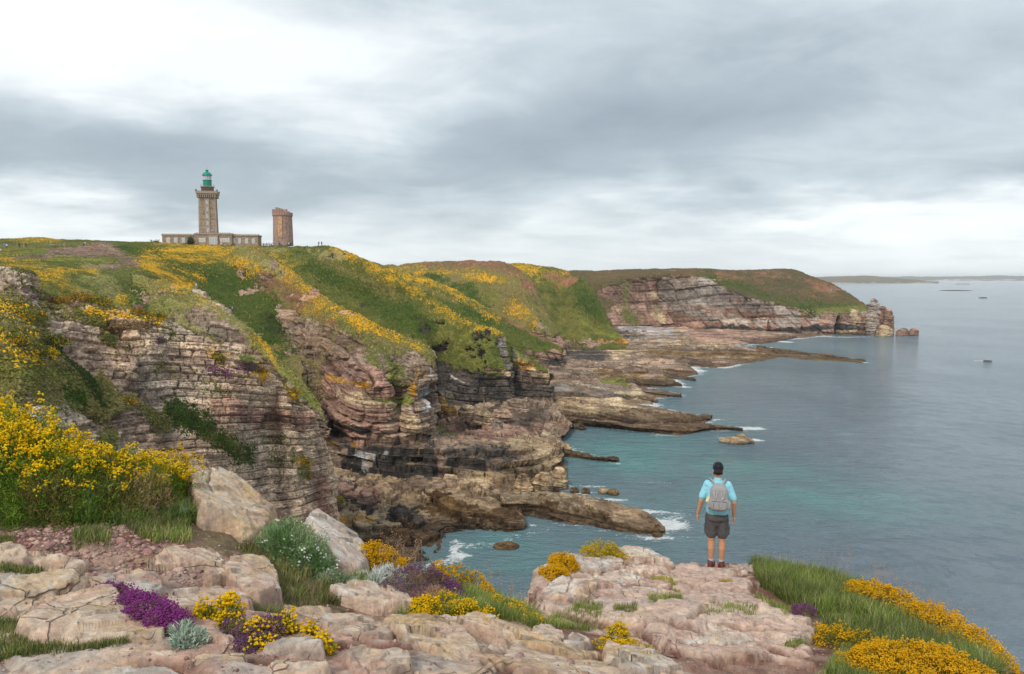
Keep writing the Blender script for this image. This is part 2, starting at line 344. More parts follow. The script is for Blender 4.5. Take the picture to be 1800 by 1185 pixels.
def loft(name, rows, kr='rockpink', kv='grass', paint=(), amp=1.0, th=2.0, blk=4.0, fs=0.12, sp=1.7, steep=0.62, seed=0,
         mat=None, back=None, wrap=True, dents=(), vegamp=0.6, fade_z=None, kind='structure', dip=(0.12, 0.0), flat=True, wrapd=22, tide=True, rd={}, terr=None, extl=0, bulge=(), **props):
    A = np.array([[P(*q) for q in r] for r in rows])          # rows x cols x 3
    pxs = np.array([[(q[0], q[1]) for q in r] for r in rows], float)
    dmid = float(np.median([q[2] for r in rows for q in r]))
    bk = back if back is not None else 0.12 * dmid
    c0_ = np.array([0, 0, ZC]); a0 = A[0]; kb = (bk / a0[:, 1])[:, None]
    b0 = c0_ + (a0 - c0_) * (1 + kb); b0[:, 2] = np.minimum(b0[:, 2], a0[:, 2]) - .22 * bk; b1 = c0_ + (a0 - c0_) * (1 + 2.2 * kb); b1[:, 2] = np.minimum(b1[:, 2], a0[:, 2]) - 1.0 * bk
    bot = A[-1] + np.array([0, -2.0 if dmid > 60 else -.5, -6.0])
    A = np.concatenate([b1[None], b0[None], A, bot[None]])
    if extl: A = np.concatenate([A[:, :1] + np.array([-extl * 3, 0, 0]), A[:, :1] + np.array([-extl, 0, 0]), A], 1)
    if wrap:
        e_ = A[:, -1]; c0_ = np.array([0, 0, ZC]); k1 = (1 + wrapd / e_[:, 1])[:, None]; wl = c0_ + (e_ - c0_) * k1 + np.array([-.012 * dmid, 0, 0]); wl2 = c0_ + (wl - c0_) * k1 + np.array([-.04 * dmid, 0, -2])
        A = np.concatenate([A, wl[:, None], wl2[:, None]], 1)
    def steps(B, ax):     # by longest projected span
        f = B.reshape(-1, 3); X, Y = proj(f); X = X.reshape(B.shape[:2]); Y = Y.reshape(B.shape[:2])
        d = np.hypot(np.diff(X, axis=ax), np.diff(Y, axis=ax)); return np.clip(np.ceil(np.percentile(d, 85, axis=1 - ax) / sp), 2, 260).astype(int)
    pr = steps(A, 0); pr[0] = 3; pr[1] = 6; pr[-1] = 3
    pc = steps(A, 1)
    if extl: pc[0] = 24; pc[1] = 24
    if wrap: pc[-1] = 4; pc[-2] = max(pc[-2], 12)
    G = pchip_rows(A, pr); G = pchip_rows(G.transpose(1, 0, 2), pc).transpose(1, 0, 2)
    if bulge:      # swells and gullies, moved along the line of sight
        g_ = G.reshape(-1, 3); qx, qy = proj(g_); sh = np.zeros(len(g_))
        for (dx, dy, rx, ry, dp) in bulge: sh += dp * np.exp(-((qx - dx) / rx) ** 2 - ((qy - dy) / ry) ** 2)
        g_[:] = np.array([0, 0, ZC]) + (g_ - np.array([0, 0, ZC])) * (1 + sh / g_[:, 1])[:, None]; G = g_.reshape(G.shape)
    N = grid_normals(G)
    nr, nc = G.shape[:2]; V = G.reshape(-1, 3); N = N.reshape(-1, 3)
    if np.mean(N[:, 2]) < 0 and np.mean(N[:, 1]) > 0: N = -N
    dsp, tint = rockdisp(V, 1.0, th, blk, dip, seed, **rd)
    if tide and kind == 'structure' and 'tidal' not in props:
        pass
    col, rk, kd = cover(V, N, kr, kv, paint, fs, steep, seed, tint)
    rkg = rk.reshape(nr, nc)
    for _ in range(2):
        rkg = (rkg + np.roll(rkg, 1, 0) + np.roll(rkg, -1, 0) + np.roll(rkg, 1, 1) + np.roll(rkg, -1, 1)) / 5
    rk_ = rkg.reshape(-1)
    vg = fbm(V, fs * 1.6, 4, seed + 70, .6) * vegamp
    disp = rk_ * dsp * amp + (1 - rk_) * (vg + 0.25 * amp * dsp)
    if tide:   # dark wet band with weed just above the sea
        zt = V[:, 2] + 0.9 * fbm(V, .2, 3, 5)
        wet = (sst(3.6 - zt, 0, 3.0) * rk)[:, None]
        w2 = np.array([.085, .055, .035]) * (1 + .5 * tint[:, None].clip(-1, 1))
        col = col * (1 - .8 * wet) + w2 * .8 * wet
    hz = N.copy(); hz[:, 2] *= 0.35; hz /= np.maximum(np.linalg.norm(hz, axis=1, keepdims=True), 1e-6)
    Nn = N * (1 - rk_[:, None]) + (0.75 * hz + 0.25 * N) * rk_[:, None]
    V2 = V + Nn * disp[:, None]
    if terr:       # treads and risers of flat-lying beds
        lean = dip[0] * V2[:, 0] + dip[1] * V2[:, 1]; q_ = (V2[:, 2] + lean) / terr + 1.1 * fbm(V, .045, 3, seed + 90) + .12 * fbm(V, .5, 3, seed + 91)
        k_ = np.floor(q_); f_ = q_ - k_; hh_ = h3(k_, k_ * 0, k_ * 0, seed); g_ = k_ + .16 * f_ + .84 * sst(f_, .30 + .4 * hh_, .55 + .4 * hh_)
        V2[:, 2] += (g_ - q_) * terr * .92; col = col * (1 - (.42 * (sst(f_, .28 + .4 * hh_, .36 + .4 * hh_) - sst(f_, .50 + .4 * hh_, .58 + .4 * hh_)))[:, None] * .6)  # risers painted darker, as the shaded fronts of the beds
    if dents:
        qx, qy = proj(V)
        for (dx, dy, rx, ry, dp) in dents: V2[:, 1] += dp * sst(1 - np.sqrt(((qx - dx) / rx) ** 2 + ((qy - dy) / ry) ** 2) + .25 * fbm(V, .5, 3, 77), 0, .35)
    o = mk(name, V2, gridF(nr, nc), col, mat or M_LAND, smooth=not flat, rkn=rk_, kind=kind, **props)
    LOFTS.setdefault(name, []).append((V2, kd, N, nr, nc, col))
    return o
def scrub(name, label, src, n, size, seed=0, hmul=1.0, ymax=1e9, kinds=None):
    """low bushes standing on a landform, far too many to count: one object"""
    r = np.random.default_rng(seed); V, kd, N, nr, nc, col = LOFTS[src][0] if isinstance(src, str) else src
    veg = np.array([KIND[k][2] for k in KN])[kd]
    if kinds: veg = np.isin(kd, [KN.index(k) for k in kinds])
    px, py = proj(V); G = V.reshape(nr, nc, 3)
    ar = np.linalg.norm(np.cross(np.gradient(G, axis=0), np.gradient(G, axis=1)), axis=2).reshape(-1) 
    w = veg * ((px > -60) & (px < 1860)) * ar * (N[:, 2] > 0.25)
    w = w / (V[:, 1] ** 1.2); 
    if w.sum() <= 0: return
    id_ = r.choice(len(V), n, p=w / w.sum()); C = V[id_] + r.normal(0, .15, (n, 3)) * size
    c = col[id_] * r.uniform(.7, 1.35, (n, 1)); k = kd[id_]
    gi = (k == KN.index('gorse')); c[gi] = np.where(r.random((gi.sum(), 1)) < .56, np.array([[.68, .38, .02]]), np.array([[.10, .12, .02]])) * r.uniform(.75, 1.2, (gi.sum(), 1))
    hgt = size * r.uniform(.5, 1.2, n) * hmul; rad = size * r.uniform(.6, 1.3, n)
    m = 5; ang = r.uniform(0, 6.28, n)[:, None] + np.arange(m) * 2 * math.pi / m + r.normal(0, .25, (n, m))
    rr = rad[:, None] * r.uniform(.7, 1.2, (n, m))
    ring = np.stack([C[:, 0:1] + np.cos(ang) * rr, C[:, 1:2] + np.sin(ang) * rr, C[:, 2:3] + r.uniform(-.35, .12, (n, m)) * hgt[:, None]], -1)
    top = C + np.stack([r.normal(0, .2, n) * rad, r.normal(0, .2, n) * rad, hgt], 1)
    VV = np.concatenate([ring, top[:, None]], 1).reshape(-1, 3); b = np.arange(n)[:, None] * (m + 1)
    F = np.concatenate([np.stack([b + i, b + (i + 1) % m, b + m], -1).reshape(-1, 3) for i in range(m)])
    cc = np.repeat(c[:, None], m + 1, 1).reshape(-1, 3)
    return mk(name, VV, F, cc, M_TUFT, smooth=False, kind='stuff', label=label, category=props_cat(name))
def props_cat(n): return n.replace('_', ' ')

# ---------------------------------------------------------------- sea
COAST = [(560, 700), (905, 680), (960, 610), (1095, 605), (1060, 590), (1085, 570), (1200, 570), (1330, 578), (1450, 590), (1400, 595), (1340, 601), (1305, 608), (1335, 614), (1420, 624), (1520, 634), (1515, 638), (1440, 634), (1370, 628), (1325, 636), (1270, 646), (1215, 645), (1228, 658), (1175, 664), (1195, 676), (1130, 681), (1195, 694), (1140, 702), (1150, 712), (1105, 708), (1250, 737), (1235, 745), (1300, 755), (1230, 757), (1195, 764), (1100, 756), (1010, 744), (985, 756), (975, 768), (940, 790), (560, 790)]
SHORES = [COAST[4:-3], [(560, 1010), (730, 1000), (800, 985), (801, 960), (860, 958), (930, 938), (985, 920), (1040, 928), (1090, 938), (1135, 943), (1168, 938), (1166, 926), (1135, 905), (1090, 890), (1000, 866), (996, 857), (992, 800), (1084, 814), (1010, 792), (985, 780)], [(1530, 592), (1470, 593), (1400, 590)]]
def sea():
    na = 620; nr = 420
    th = np.linspace(-1.15, 1.15, na); rr = np.geomspace(45, 24000, nr)
    R, T = np.meshgrid(rr, th, indexing='ij'); V = np.stack([R * np.sin(T), R * np.cos(T), 0 * R], -1).reshape(-1, 3)
    amp = 0.16 * sst(V[:, 1], 40, 90) * (1 - sst(R.reshape(-1), 250, 600))
    wv_ = fbm(V * np.array([.55, 1.0, 1]), .35, 4, 3, .6); V[:, 2] = wv_ * amp
    px, py = proj(V)
    teal = np.zeros(len(V)); foam = np.zeros(len(V))
    def pp(x, y): return P(*Z(x, y, 0.0))[:2]
    for (x, y, rx, ry, a) in [(1250, 820, 26, 11, .75), (1050, 790, 20, 8, .4), (950, 985, 12, 8, .35), (1130, 780, 18, 12, .55), (1400, 870, 22, 12, .8), (1540, 905, 22, 8, .4), (1060, 800, 12, 10, .35), (860, 950, 6, 5, .5), (1420, 610, 60, 22, .45), (1200, 660, 40, 16, .2)]:
        c = pp(x, y); teal += a * np.exp(-(((V[:, 0] - c[0]) / rx) ** 2 + ((V[:, 1] - c[1]) / ry) ** 2))
    for (x, y, rx, ry, a) in FOAM:
        c = pp(x, y); foam = np.maximum(foam, a * np.exp(-(((V[:, 0] - c[0]) / rx) ** 2 + ((V[:, 1] - c[1]) / ry) ** 2)))
    near = (V[:, 1] < 700) & (V[:, 1] > 90) & (np.abs(V[:, 0]) < 330); dsh = np.full(near.sum(), 1e9)
    for sh in SHORES:
        w_ = [tuple(pp(*q)) for q in sh]; dsh = np.minimum(dsh, seg_dist(V[near, 0], V[near, 1], w_))
    sc_ = np.maximum(1.6, V[near, 1] / 75); foam[near] = np.maximum(foam[near], (.46 + .5 * fbm(V[near], .03, 2, 9)) * np.exp(-(dsh / sc_) ** 2))
    teal[near] += .35 * np.exp(-(dsh / 14) ** 2)
    a = np.stack([np.clip(teal, 0, 1), foam, 0 * foam], 1)
    m, t, b = new_mat('sea_water')
    at = t.node('ShaderNodeAttribute'); at.attribute_name = 'Col'; sp_ = t.node('ShaderNodeSeparateXYZ'); t.l.new(at.outputs['Vector'], sp_.inputs[0])
    g = t.node('ShaderNodeNewGeometry'); pos = g.outputs['Position']
    big = t.noise(t.vmath('MULTIPLY', pos, (1, .55, 1)), 0.018, 5, .6, .5)
    mid = t.noise(pos, 0.09, 5, .6)
    tl = t.math('MULTIPLY', sp_.outputs[0], t.ramp(mid, .3, .7, .55, 1.25), True)
    c = t.mix(t.ramp(big, .35, .65), (.125, .178, .222), (.180, .238, .284))
    c = t.mix(tl, c, (.13, .29, .29))
    fn = t.noise(t.vmath('MULTIPLY', pos, (.8, 1.2, 1)), 0.9, 8, .72, 1.2)
    fm = t.ramp(t.math('ADD', t.math('MULTIPLY', sp_.outputs[1], 1.0), t.math('MULTIPLY', t.math('SUBTRACT', fn, .5), 1.9)), .42, .66)
    fm = t.math('MULTIPLY', fm, t.ramp(sp_.outputs[1], .05, .2), True)
    c = t.mix(fm, c, (.78, .80, .80))
    t.put(b.inputs['Base Color'], c); t.put(b.inputs['Roughness'], t.math('ADD', t.math('MULTIPLY', fm, .5), .12)); b.inputs['IOR'].default_value = 1.33
    w1 = t.noise(t.vmath('MULTIPLY', pos, (.45, 1.0, 1)), 0.42, 6, .62, .4)
    w2 = t.noise(t.vmath('MULTIPLY', pos, (.55, 1.0, 1)), 1.9, 5, .65, .4)
    w3 = t.noise(t.vmath('MULTIPLY', pos, (.3, 1.0, 1)), 0.07, 5, .6, .4)
    h = t.math('ADD', t.math('ADD', t.math('MULTIPLY', w1, 3.4), t.math('MULTIPLY', w2, 1.7)), t.math('MULTIPLY', w3, 4.0))
    bn = t.node('ShaderNodeBump'); bn.inputs['Strength'].default_value = 1.0; bn.inputs['Distance'].default_value = .5
    t.put(bn.inputs['Height'], h); t.l.new(bn.outputs[0], b.inputs['Normal'])
    mk('sea', V, gridF(nr, na)[:, ::-1], a, m, smooth=True, kind='structure')
FOAM = [(1140, 900, 5, 2.0, .75), (1170, 922, 4.5, 3.2, 1.15), (1150, 945, 5.5, 1.5, .8), (1080, 878, 4, 1.2, .8), (1030, 868, 3.5, 1.5, .8), (1190, 905, 3.5, 2, .6),
        (1315, 753, 6, 2.5, 1.2), (1330, 773, 2.5, 2, 1.0), (1275, 770, 3.5, 1.5, .7), (1300, 780, 5, 1.2, .5), (1385, 601, 9, 3, 1.1), (1345, 611, 7, 4, 1.0), (1335, 620, 5, 3, .6),
        (1225, 652, 7, 2, .8), (1200, 680, 5, 2, .8), (1170, 712, 5, 2, .7), (1262, 737, 4, 2.0, .8), (1520, 637, 9, 2.5, .8), (812, 977, 2, 1.3, .9), (935, 925, 1.5, 1.5, .6), (800, 948, 2, 1, .6),
        (1735, 634, 14, 3, .6), (1180, 765, 9, 1.2, .55), (1090, 760, 8, 1.2, .4), (995, 855, 2, 2, .8), (1160, 850, 6, 1.5, .5), (1040, 855, 5, 1.4, .6), (1590, 592, 9, 2, .6),
        (1195, 697, 3, 2, .8), (1000, 765, 4, 1, .4), (1088, 813, 3, 1, .6), (880, 962, 3, 1, .5), (1445, 635, 12, 2, .4)]
sea()
# ---------------------------------------------------------------- the far coast
for i_, (pts, d, foot) in enumerate([([(1430, 488), (1465, 485.5), (1500, 484.6), (1540, 486.0), (1575, 489), (1600, 491.5), (1625, 494), (1650, 496)], 5300, 498), ([(1540, 487), (1600, 485.8), (1640, 486.6), (1680, 485.8), (1720, 485.3), (1760, 484.5), (1800, 485.0), (1860, 484), (1950, 486)], 9600, 493.3)]):
    rows = [[(x, y, d * 1.04) for x, y in pts], [(x, (y + foot) / 2, d * .97) for x, y in pts], [(x, foot + .3, Z(x, foot + .3)[2]) for x, y in pts]]
    loft('far_coast', rows, 'shingle', 'darkveg' if i_ else 'moor', [('shingle', 1.0, [(1600, 492.5), (1950, 492)])] if i_ else [('rockgrey', 1.5, [(1440, 498), (1640, 497.5)])], amp=3, th=6, blk=30, fs=.004, sp=1.3, steep=-.2, mat=M_LAND2, wrap=False, back=300, vegamp=9, tide=False, flat=False)
# ---------------------------------------------------------------- great headland at the end of the bay
loft('headland', [
 [(960, 478, 760), (1060, 475.5, 740), (1120, 473.5, 730), (1210, 472, 720), (1290, 473.5, 700), (1385, 473, 670), (1432, 487, 640), (1482, 507, 605), (1524, 538, 560)],
 [(960, 492, 700), (1060, 484, 690), (1120, 479, 680), (1210, 477, 655), (1290, 486, 625), (1350, 500, 605), (1410, 515, 585), (1470, 530, 565), (1527, 542, 548)],
 [(960, 505, 670), (1062, 494, 645), (1120, 484, 630), (1200, 480, 612), (1255, 496, 592), (1325, 521, 572), (1395, 541, 556), (1462, 550, 541), (1530, 549, 538)],
 [(960, 550, 640), (1075, 530, 630), (1130, 520, 618), (1200, 515, 605), (1258, 530, 586), (1328, 552, 566), (1398, 565, 551), (1466, 571, 537), (1535, 570, 535)],
 [(960, 585, 620), (1085, 572, 615), (1135, 573, 608), (1200, 577, 594), (1260, 581, 576), (1330, 585, 558), (1400, 588, 545), (1470, 592, 532), (1540, 591, 532)]],
 'rockpink', 'moor', [
 ('rockpink', 0, [(1085, 496), (1120, 485), (1200, 481), (1255, 497), (1325, 522), (1395, 543), (1462, 551), (1530, 550), (1550, 600), (1080, 600)], -.5), ('moor', 12, [(960, 484), (1210, 472), (1380, 475), (1430, 492)], -.1), ('fern', 11, [(1240, 488), (1300, 500), (1350, 520), (1420, 540), (1500, 540)], .1), ('grass', 6, [(1440, 545), (1500, 542), (1520, 542)], .2),
 ('heather', 12, [(1270, 480), (1400, 490), (1460, 512)], .5), ('rockgrey', 0, [(1150, 482), (1235, 484), (1260, 500), (1360, 528), (1400, 545), (1400, 558), (1300, 545), (1200, 535), (1150, 540)], -.1),
 ('olive', 10, [(1095, 500), (1100, 545), (1112, 560)], .3), ('rockochre', 9, [(1150, 515), (1158, 560)], .1),
 ('rockgrey', 12, [(1180, 540), (1260, 560), (1400, 570)], .35), 
 ('rockdark', 4, [(1240, 575), (1330, 580), (1400, 580), (1470, 575), (1540, 577)], .05), ('rockochre', 4, [(1480, 587), (1545, 587)], -.1), ('rockochre', 6, [(1500, 555), (1510, 568)], .3)],
 amp=2.2, th=9, blk=7, fs=.035, sp=1.15, steep=.42, mat=M_LAND2, seed=3, vegamp=1.0, dip=(-0.03, 0), wrapd=25, rd=dict(rib=1.6, bedw=.25), dents=[(1474, 580, 7, 24, 14), (1440, 590, 3, 10, 5), (1352, 575, 3, 14, 5), (1410, 582, 3, 12, 4)])
# ---------------------------------------------------------------- hills and spurs, far to near
loft('hill', [
 [(840, 470, 560), (905, 462, 545), (960, 468, 530), (1010, 480, 520), (1038, 505, 495), (1062, 545, 470), (1080, 578, 450), (1101, 600, 440)],
 [(840, 505, 505), (905, 508, 500), (960, 515, 485), (1000, 535, 470), (1030, 562, 452), (1055, 582, 442), (1077, 594, 436), (1101, 603, 432)],
 [(840, 560, 450), (905, 572, 445), (960, 580, 440), (1000, 586, 434), (1030, 588, 430), (1055, 591, 430), (1077, 597, 429), (1102, 606, 428)],
 [(840, 600, 430), (905, 606, 425), (960, 612, 420), (1000, 614, 416), (1030, 614, 414), (1055, 614, 414), (1077, 613, 416), (1104, 612, 420)]],
 'rockpink', 'grass', [('fern', 14, [(1000, 490), (1040, 530), (1060, 560)], .1), ('lime', 9, [(1040, 575), (1085, 592)], .1), ('gorse', 9, [(905, 468), (950, 476), (990, 484)], .1),
 ('heather', 9, [(960, 480), (1000, 492)], .3), ('lichen', 6, [(1050, 596), (1100, 603)], .1), ('rockbrown', 10, [(990, 605), (1050, 606)], .1)],
 amp=1.6, th=3.5, blk=6, fs=.05, sp=1.3, steep=.45, seed=4, bulge=[(985, 540, 14, 40, 12), (1020, 530, 12, 40, -8), (1050, 570, 10, 30, 8)], vegamp=1.2)
loft('hill', [
 [(600, 480, 520), (690, 464.5, 520), (770, 460, 512), (860, 458, 500), (900, 466, 488), (932, 490, 455), (957, 533, 420), (985, 585, 390), (992, 606, 382)],
 [(600, 500, 480), (690, 488, 480), (770, 486, 472), (845, 490, 460), (885, 506, 440), (918, 530, 420), (947, 560, 400), (980, 592, 384), (993, 610, 380)],
 [(600, 540, 440), (690, 530, 435), (770, 530, 430), (840, 540, 420), (885, 555, 405), (918, 572, 395), (947, 585, 388), (978, 600, 380), (993, 614, 378)],
 [(600, 600, 400), (690, 600, 400), (770, 605, 395), (840, 612, 390), (885, 618, 385), (918, 622, 381), (947, 626, 378), (978, 628, 376), (995, 626, 376)]],
 'rockpink', 'olive', [('heather', 14, [(700, 466), (860, 462), (905, 475), (930, 500)], -.1), ('gorse', 8, [(690, 468), (760, 476), (840, 484), (900, 492)], .1), ('grass', 16, [(780, 505), (860, 520)], .2),
 ('fern', 10, [(760, 485), (820, 510), (850, 540)], .1), ('gorse', 9, [(905, 540), (935, 553), (950, 565)], .0), ('rockbrown', 14, [(930, 520), (950, 560), (970, 590)], .4), ('grass', 7, [(925, 520), (975, 585)], .2),
 ('rockpink', 11, [(955, 612), (990, 600)], 0)],
 amp=1.4, th=3, blk=6, fs=.055, sp=1.3, steep=.42, seed=5, bulge=[(800, 520, 60, 20, 14), (900, 530, 16, 50, 10), (945, 575, 14, 30, -8)], vegamp=1.2)
loft('hill', [
 [(560, 440, 420), (640, 456, 405), (700, 474, 392), (765, 494, 380), (830, 524, 365), (900, 565, 350), (950, 591, 340), (987, 612, 332)],
 [(560, 470, 390), (640, 484, 382), (700, 500, 372), (765, 522, 360), (830, 550, 348), (893, 583, 338), (943, 603, 333), (989, 618, 329)],
 [(560, 520, 360), (640, 530, 355), (700, 545, 348), (765, 565, 340), (830, 590, 334), (890, 606, 330), (940, 611, 329), (989, 622, 327)],
 [(560, 600, 335), (640, 605, 332), (700, 612, 330), (765, 620, 328), (830, 630, 326), (890, 638, 325), (940, 641, 324), (989, 640, 324)]],
 'rockpink', 'grass', [('fern', 12, [(760, 520), (840, 555), (920, 590), (960, 605)], -.05), ('olive', 8, [(740, 505), (800, 530)], .2), ('gorse', 6, [(690, 474), (765, 498), (830, 528), (880, 555)], -.2),
 ('heather', 4, [(850, 540), (960, 598)], .1), ('rockpink', 8, [(920, 622), (985, 628)], -.2), ('rockdark', 5, [(930, 640), (990, 636)], .1)],
 amp=1.3, th=3, blk=5, fs=.06, sp=1.4, steep=.42, seed=6, vegamp=1.0)
loft('plateau', [
 [(-160, 418, 345), (0, 421, 340), (60, 418, 338), (120, 422, 338), (215, 425, 335), (340, 430, 332), (460, 433.5, 330), (505, 433.5, 322), (560, 446, 312)],
 [(-160, 430, 300), (0, 432, 296), (60, 431, 296), (120, 432, 298), (215, 432, 305), (340, 434, 318), (460, 437, 318), (505, 438, 312), (560, 452, 306)],
 [(-160, 445, 250), (0, 447, 248), (60, 447, 250), (120, 449, 252), (215, 452, 262), (340, 450, 290), (460, 454, 300), (505, 460, 300), (560, 475, 298)],
 [(-160, 470, 190), (0, 474, 190), (60, 478, 195), (120, 482, 200), (215, 488, 215), (340, 490, 260), (460, 495, 280), (505, 500, 285), (560, 510, 285)],
 [(-160, 520, 150), (0, 530, 150), (60, 540, 160), (120, 560, 170), (215, 590, 190), (340, 560, 230), (460, 570, 250), (505, 570, 260), (560, 570, 260)]],
 'earth', 'grass', [('gorse', 6, [(20, 423), (100, 422)], 0.0), ('olive', 5, [(0, 432), (215, 430)], .2), ('earth', 8, [(90, 440), (150, 437), (215, 438)], -.2), ('earth', 5, [(20, 452), (90, 449), (170, 446), (215, 448)], -.1),
 ('lime', 4, [(0, 442), (80, 443)], -.2), ('lime', 7, [(90, 458), (190, 460)], -.1), ('earth', 6, [(150, 470), (215, 466), (240, 462)], .1), ('earth', 5, [(215, 455), (245, 452)], -.1),
 ('gorse', 16, [(10, 462), (60, 478), (110, 490), (160, 520)], .25), ('straw', 24, [(150, 485), (200, 520), (270, 570)], -.1), ('gorse', 5, [(100, 475), (165, 476)], .0), ('grass', 14, [(215, 480), (235, 520)], .1), ('straw', 4, [(380, 437), (500, 440)], .1), ('fern', 0, [(205, 430), (330, 440), (420, 470), (480, 500), (495, 530), (500, 575), (520, 640), (440, 585), (380, 530), (300, 478), (240, 450)], -.25), ('gorse', 13, [(300, 432), (380, 442), (440, 456), (490, 482), (530, 505)], -.1), ('gorse', 12, [(262, 462), (300, 490), (330, 502)], .1), ('gorse', 8, [(330, 434), (400, 446), (450, 462)], -.2)],
 amp=.25, th=1.2, blk=5, fs=.09, sp=1.4, steep=-.6, seed=7, vegamp=.7, wrap=False, back=40, tide=False, extl=150)
loft('spur', [
 [(470, 436, 335), (530, 433, 322), (574, 432, 312), (625, 448, 300), (690, 480, 282), (760, 521, 262), (830, 565, 242), (880, 583, 232), (899, 612, 227)],
 [(470, 458, 310), (530, 462, 300), (590, 476, 288), (645, 500, 272), (710, 530, 256), (765, 560, 242), (825, 592, 232), (874, 608, 227), (901, 630, 225)],
 [(470, 490, 285), (530, 500, 278), (590, 520, 265), (645, 545, 252), (705, 575, 240), (760, 605, 230), (820, 625, 226), (868, 632, 223), (902, 650, 222)],
 [(470, 530, 260), (530, 545, 252), (590, 565, 242), (645, 595, 232), (700, 622, 224), (760, 645, 219), (818, 655, 219), (866, 658, 219), (903, 668, 220)],
 [(470, 580, 240), (530, 600, 232), (590, 630, 224), (645, 660, 218), (700, 685, 214), (768, 702, 212), (820, 707, 212), (866, 706, 214), (904, 701, 217)]],
 'rockdark', 'grass', [('fern', 0, [(480, 436), (560, 437), (640, 475), (720, 530), (770, 575), (760, 600), (700, 575), (620, 520), (520, 470)], -.1), ('olive', 14, [(560, 450), (640, 490), (700, 520)], .35),
 ('gorse', 7, [(590, 440), (660, 470), (720, 505), (780, 540), (830, 568)], -.1), ('gorse', 4, [(830, 568), (880, 586)], .2), ('lime', 12, [(810, 600), (850, 615), (880, 635)], .35), ('grass', 14, [(770, 600), (850, 630)], .1), ('straw', 8, [(510, 438), (600, 450)], .4),
 ('darkveg', 8, [(740, 560), (760, 600), (772, 630)], .2), ('rockdark', 0, [(765, 640), (830, 650), (880, 660), (905, 650), (905, 720), (765, 720)], -.3), ('rockochre', 5, [(850, 645), (892, 655)], .1),
 ('white', 7, [(790, 660), (830, 680), (850, 690)], .65), ('rockgrey', 8, [(880, 600), (897, 640)], .1)],
 amp=1.1, th=2.2, blk=4, fs=.08, sp=1.4, steep=.16, seed=8, bulge=[(850, 640, 35, 60, -5), (775, 640, 14, 50, 6), (640, 520, 90, 22, 10), (800, 600, 30, 30, -2)], vegamp=.9, wrapd=12)
loft('buttress', [
 [(868, 592, 248), (890, 605, 240), (918, 622, 234), (945, 638, 232), (962, 650, 231), (966, 662, 231)],
 [(868, 640, 232), (890, 642, 230), (918, 645, 228), (945, 655, 228), (963, 664, 228), (968, 674, 229)],
 [(868, 672, 229), (890, 668, 229), (918, 672, 227), (945, 674, 227), (964, 676, 227), (970, 682, 228)],
 [(868, 702, 227), (890, 699, 226), (918, 698, 225), (945, 698, 225), (966, 699, 226), (972, 699, 228)]],
 'rockbrown', 'grass', [('rockgrey', 7, [(885, 600), (905, 625)], 0), ('lichen', 8, [(915, 636), (935, 645)], -.1), ('straw', 6, [(890, 612), (925, 632)], .1), ('rockdark', 0, [(895, 672), (975, 676), (975, 705), (895, 705)], -.3), ('rockochre', 8, [(930, 655), (960, 662)], .2), ('rockdark', 5, [(898, 650), (902, 700)], -.1)],
 amp=.9, th=2.0, blk=4, fs=.12, sp=1.2, steep=.45, seed=9, vegamp=.5, wrapd=14)
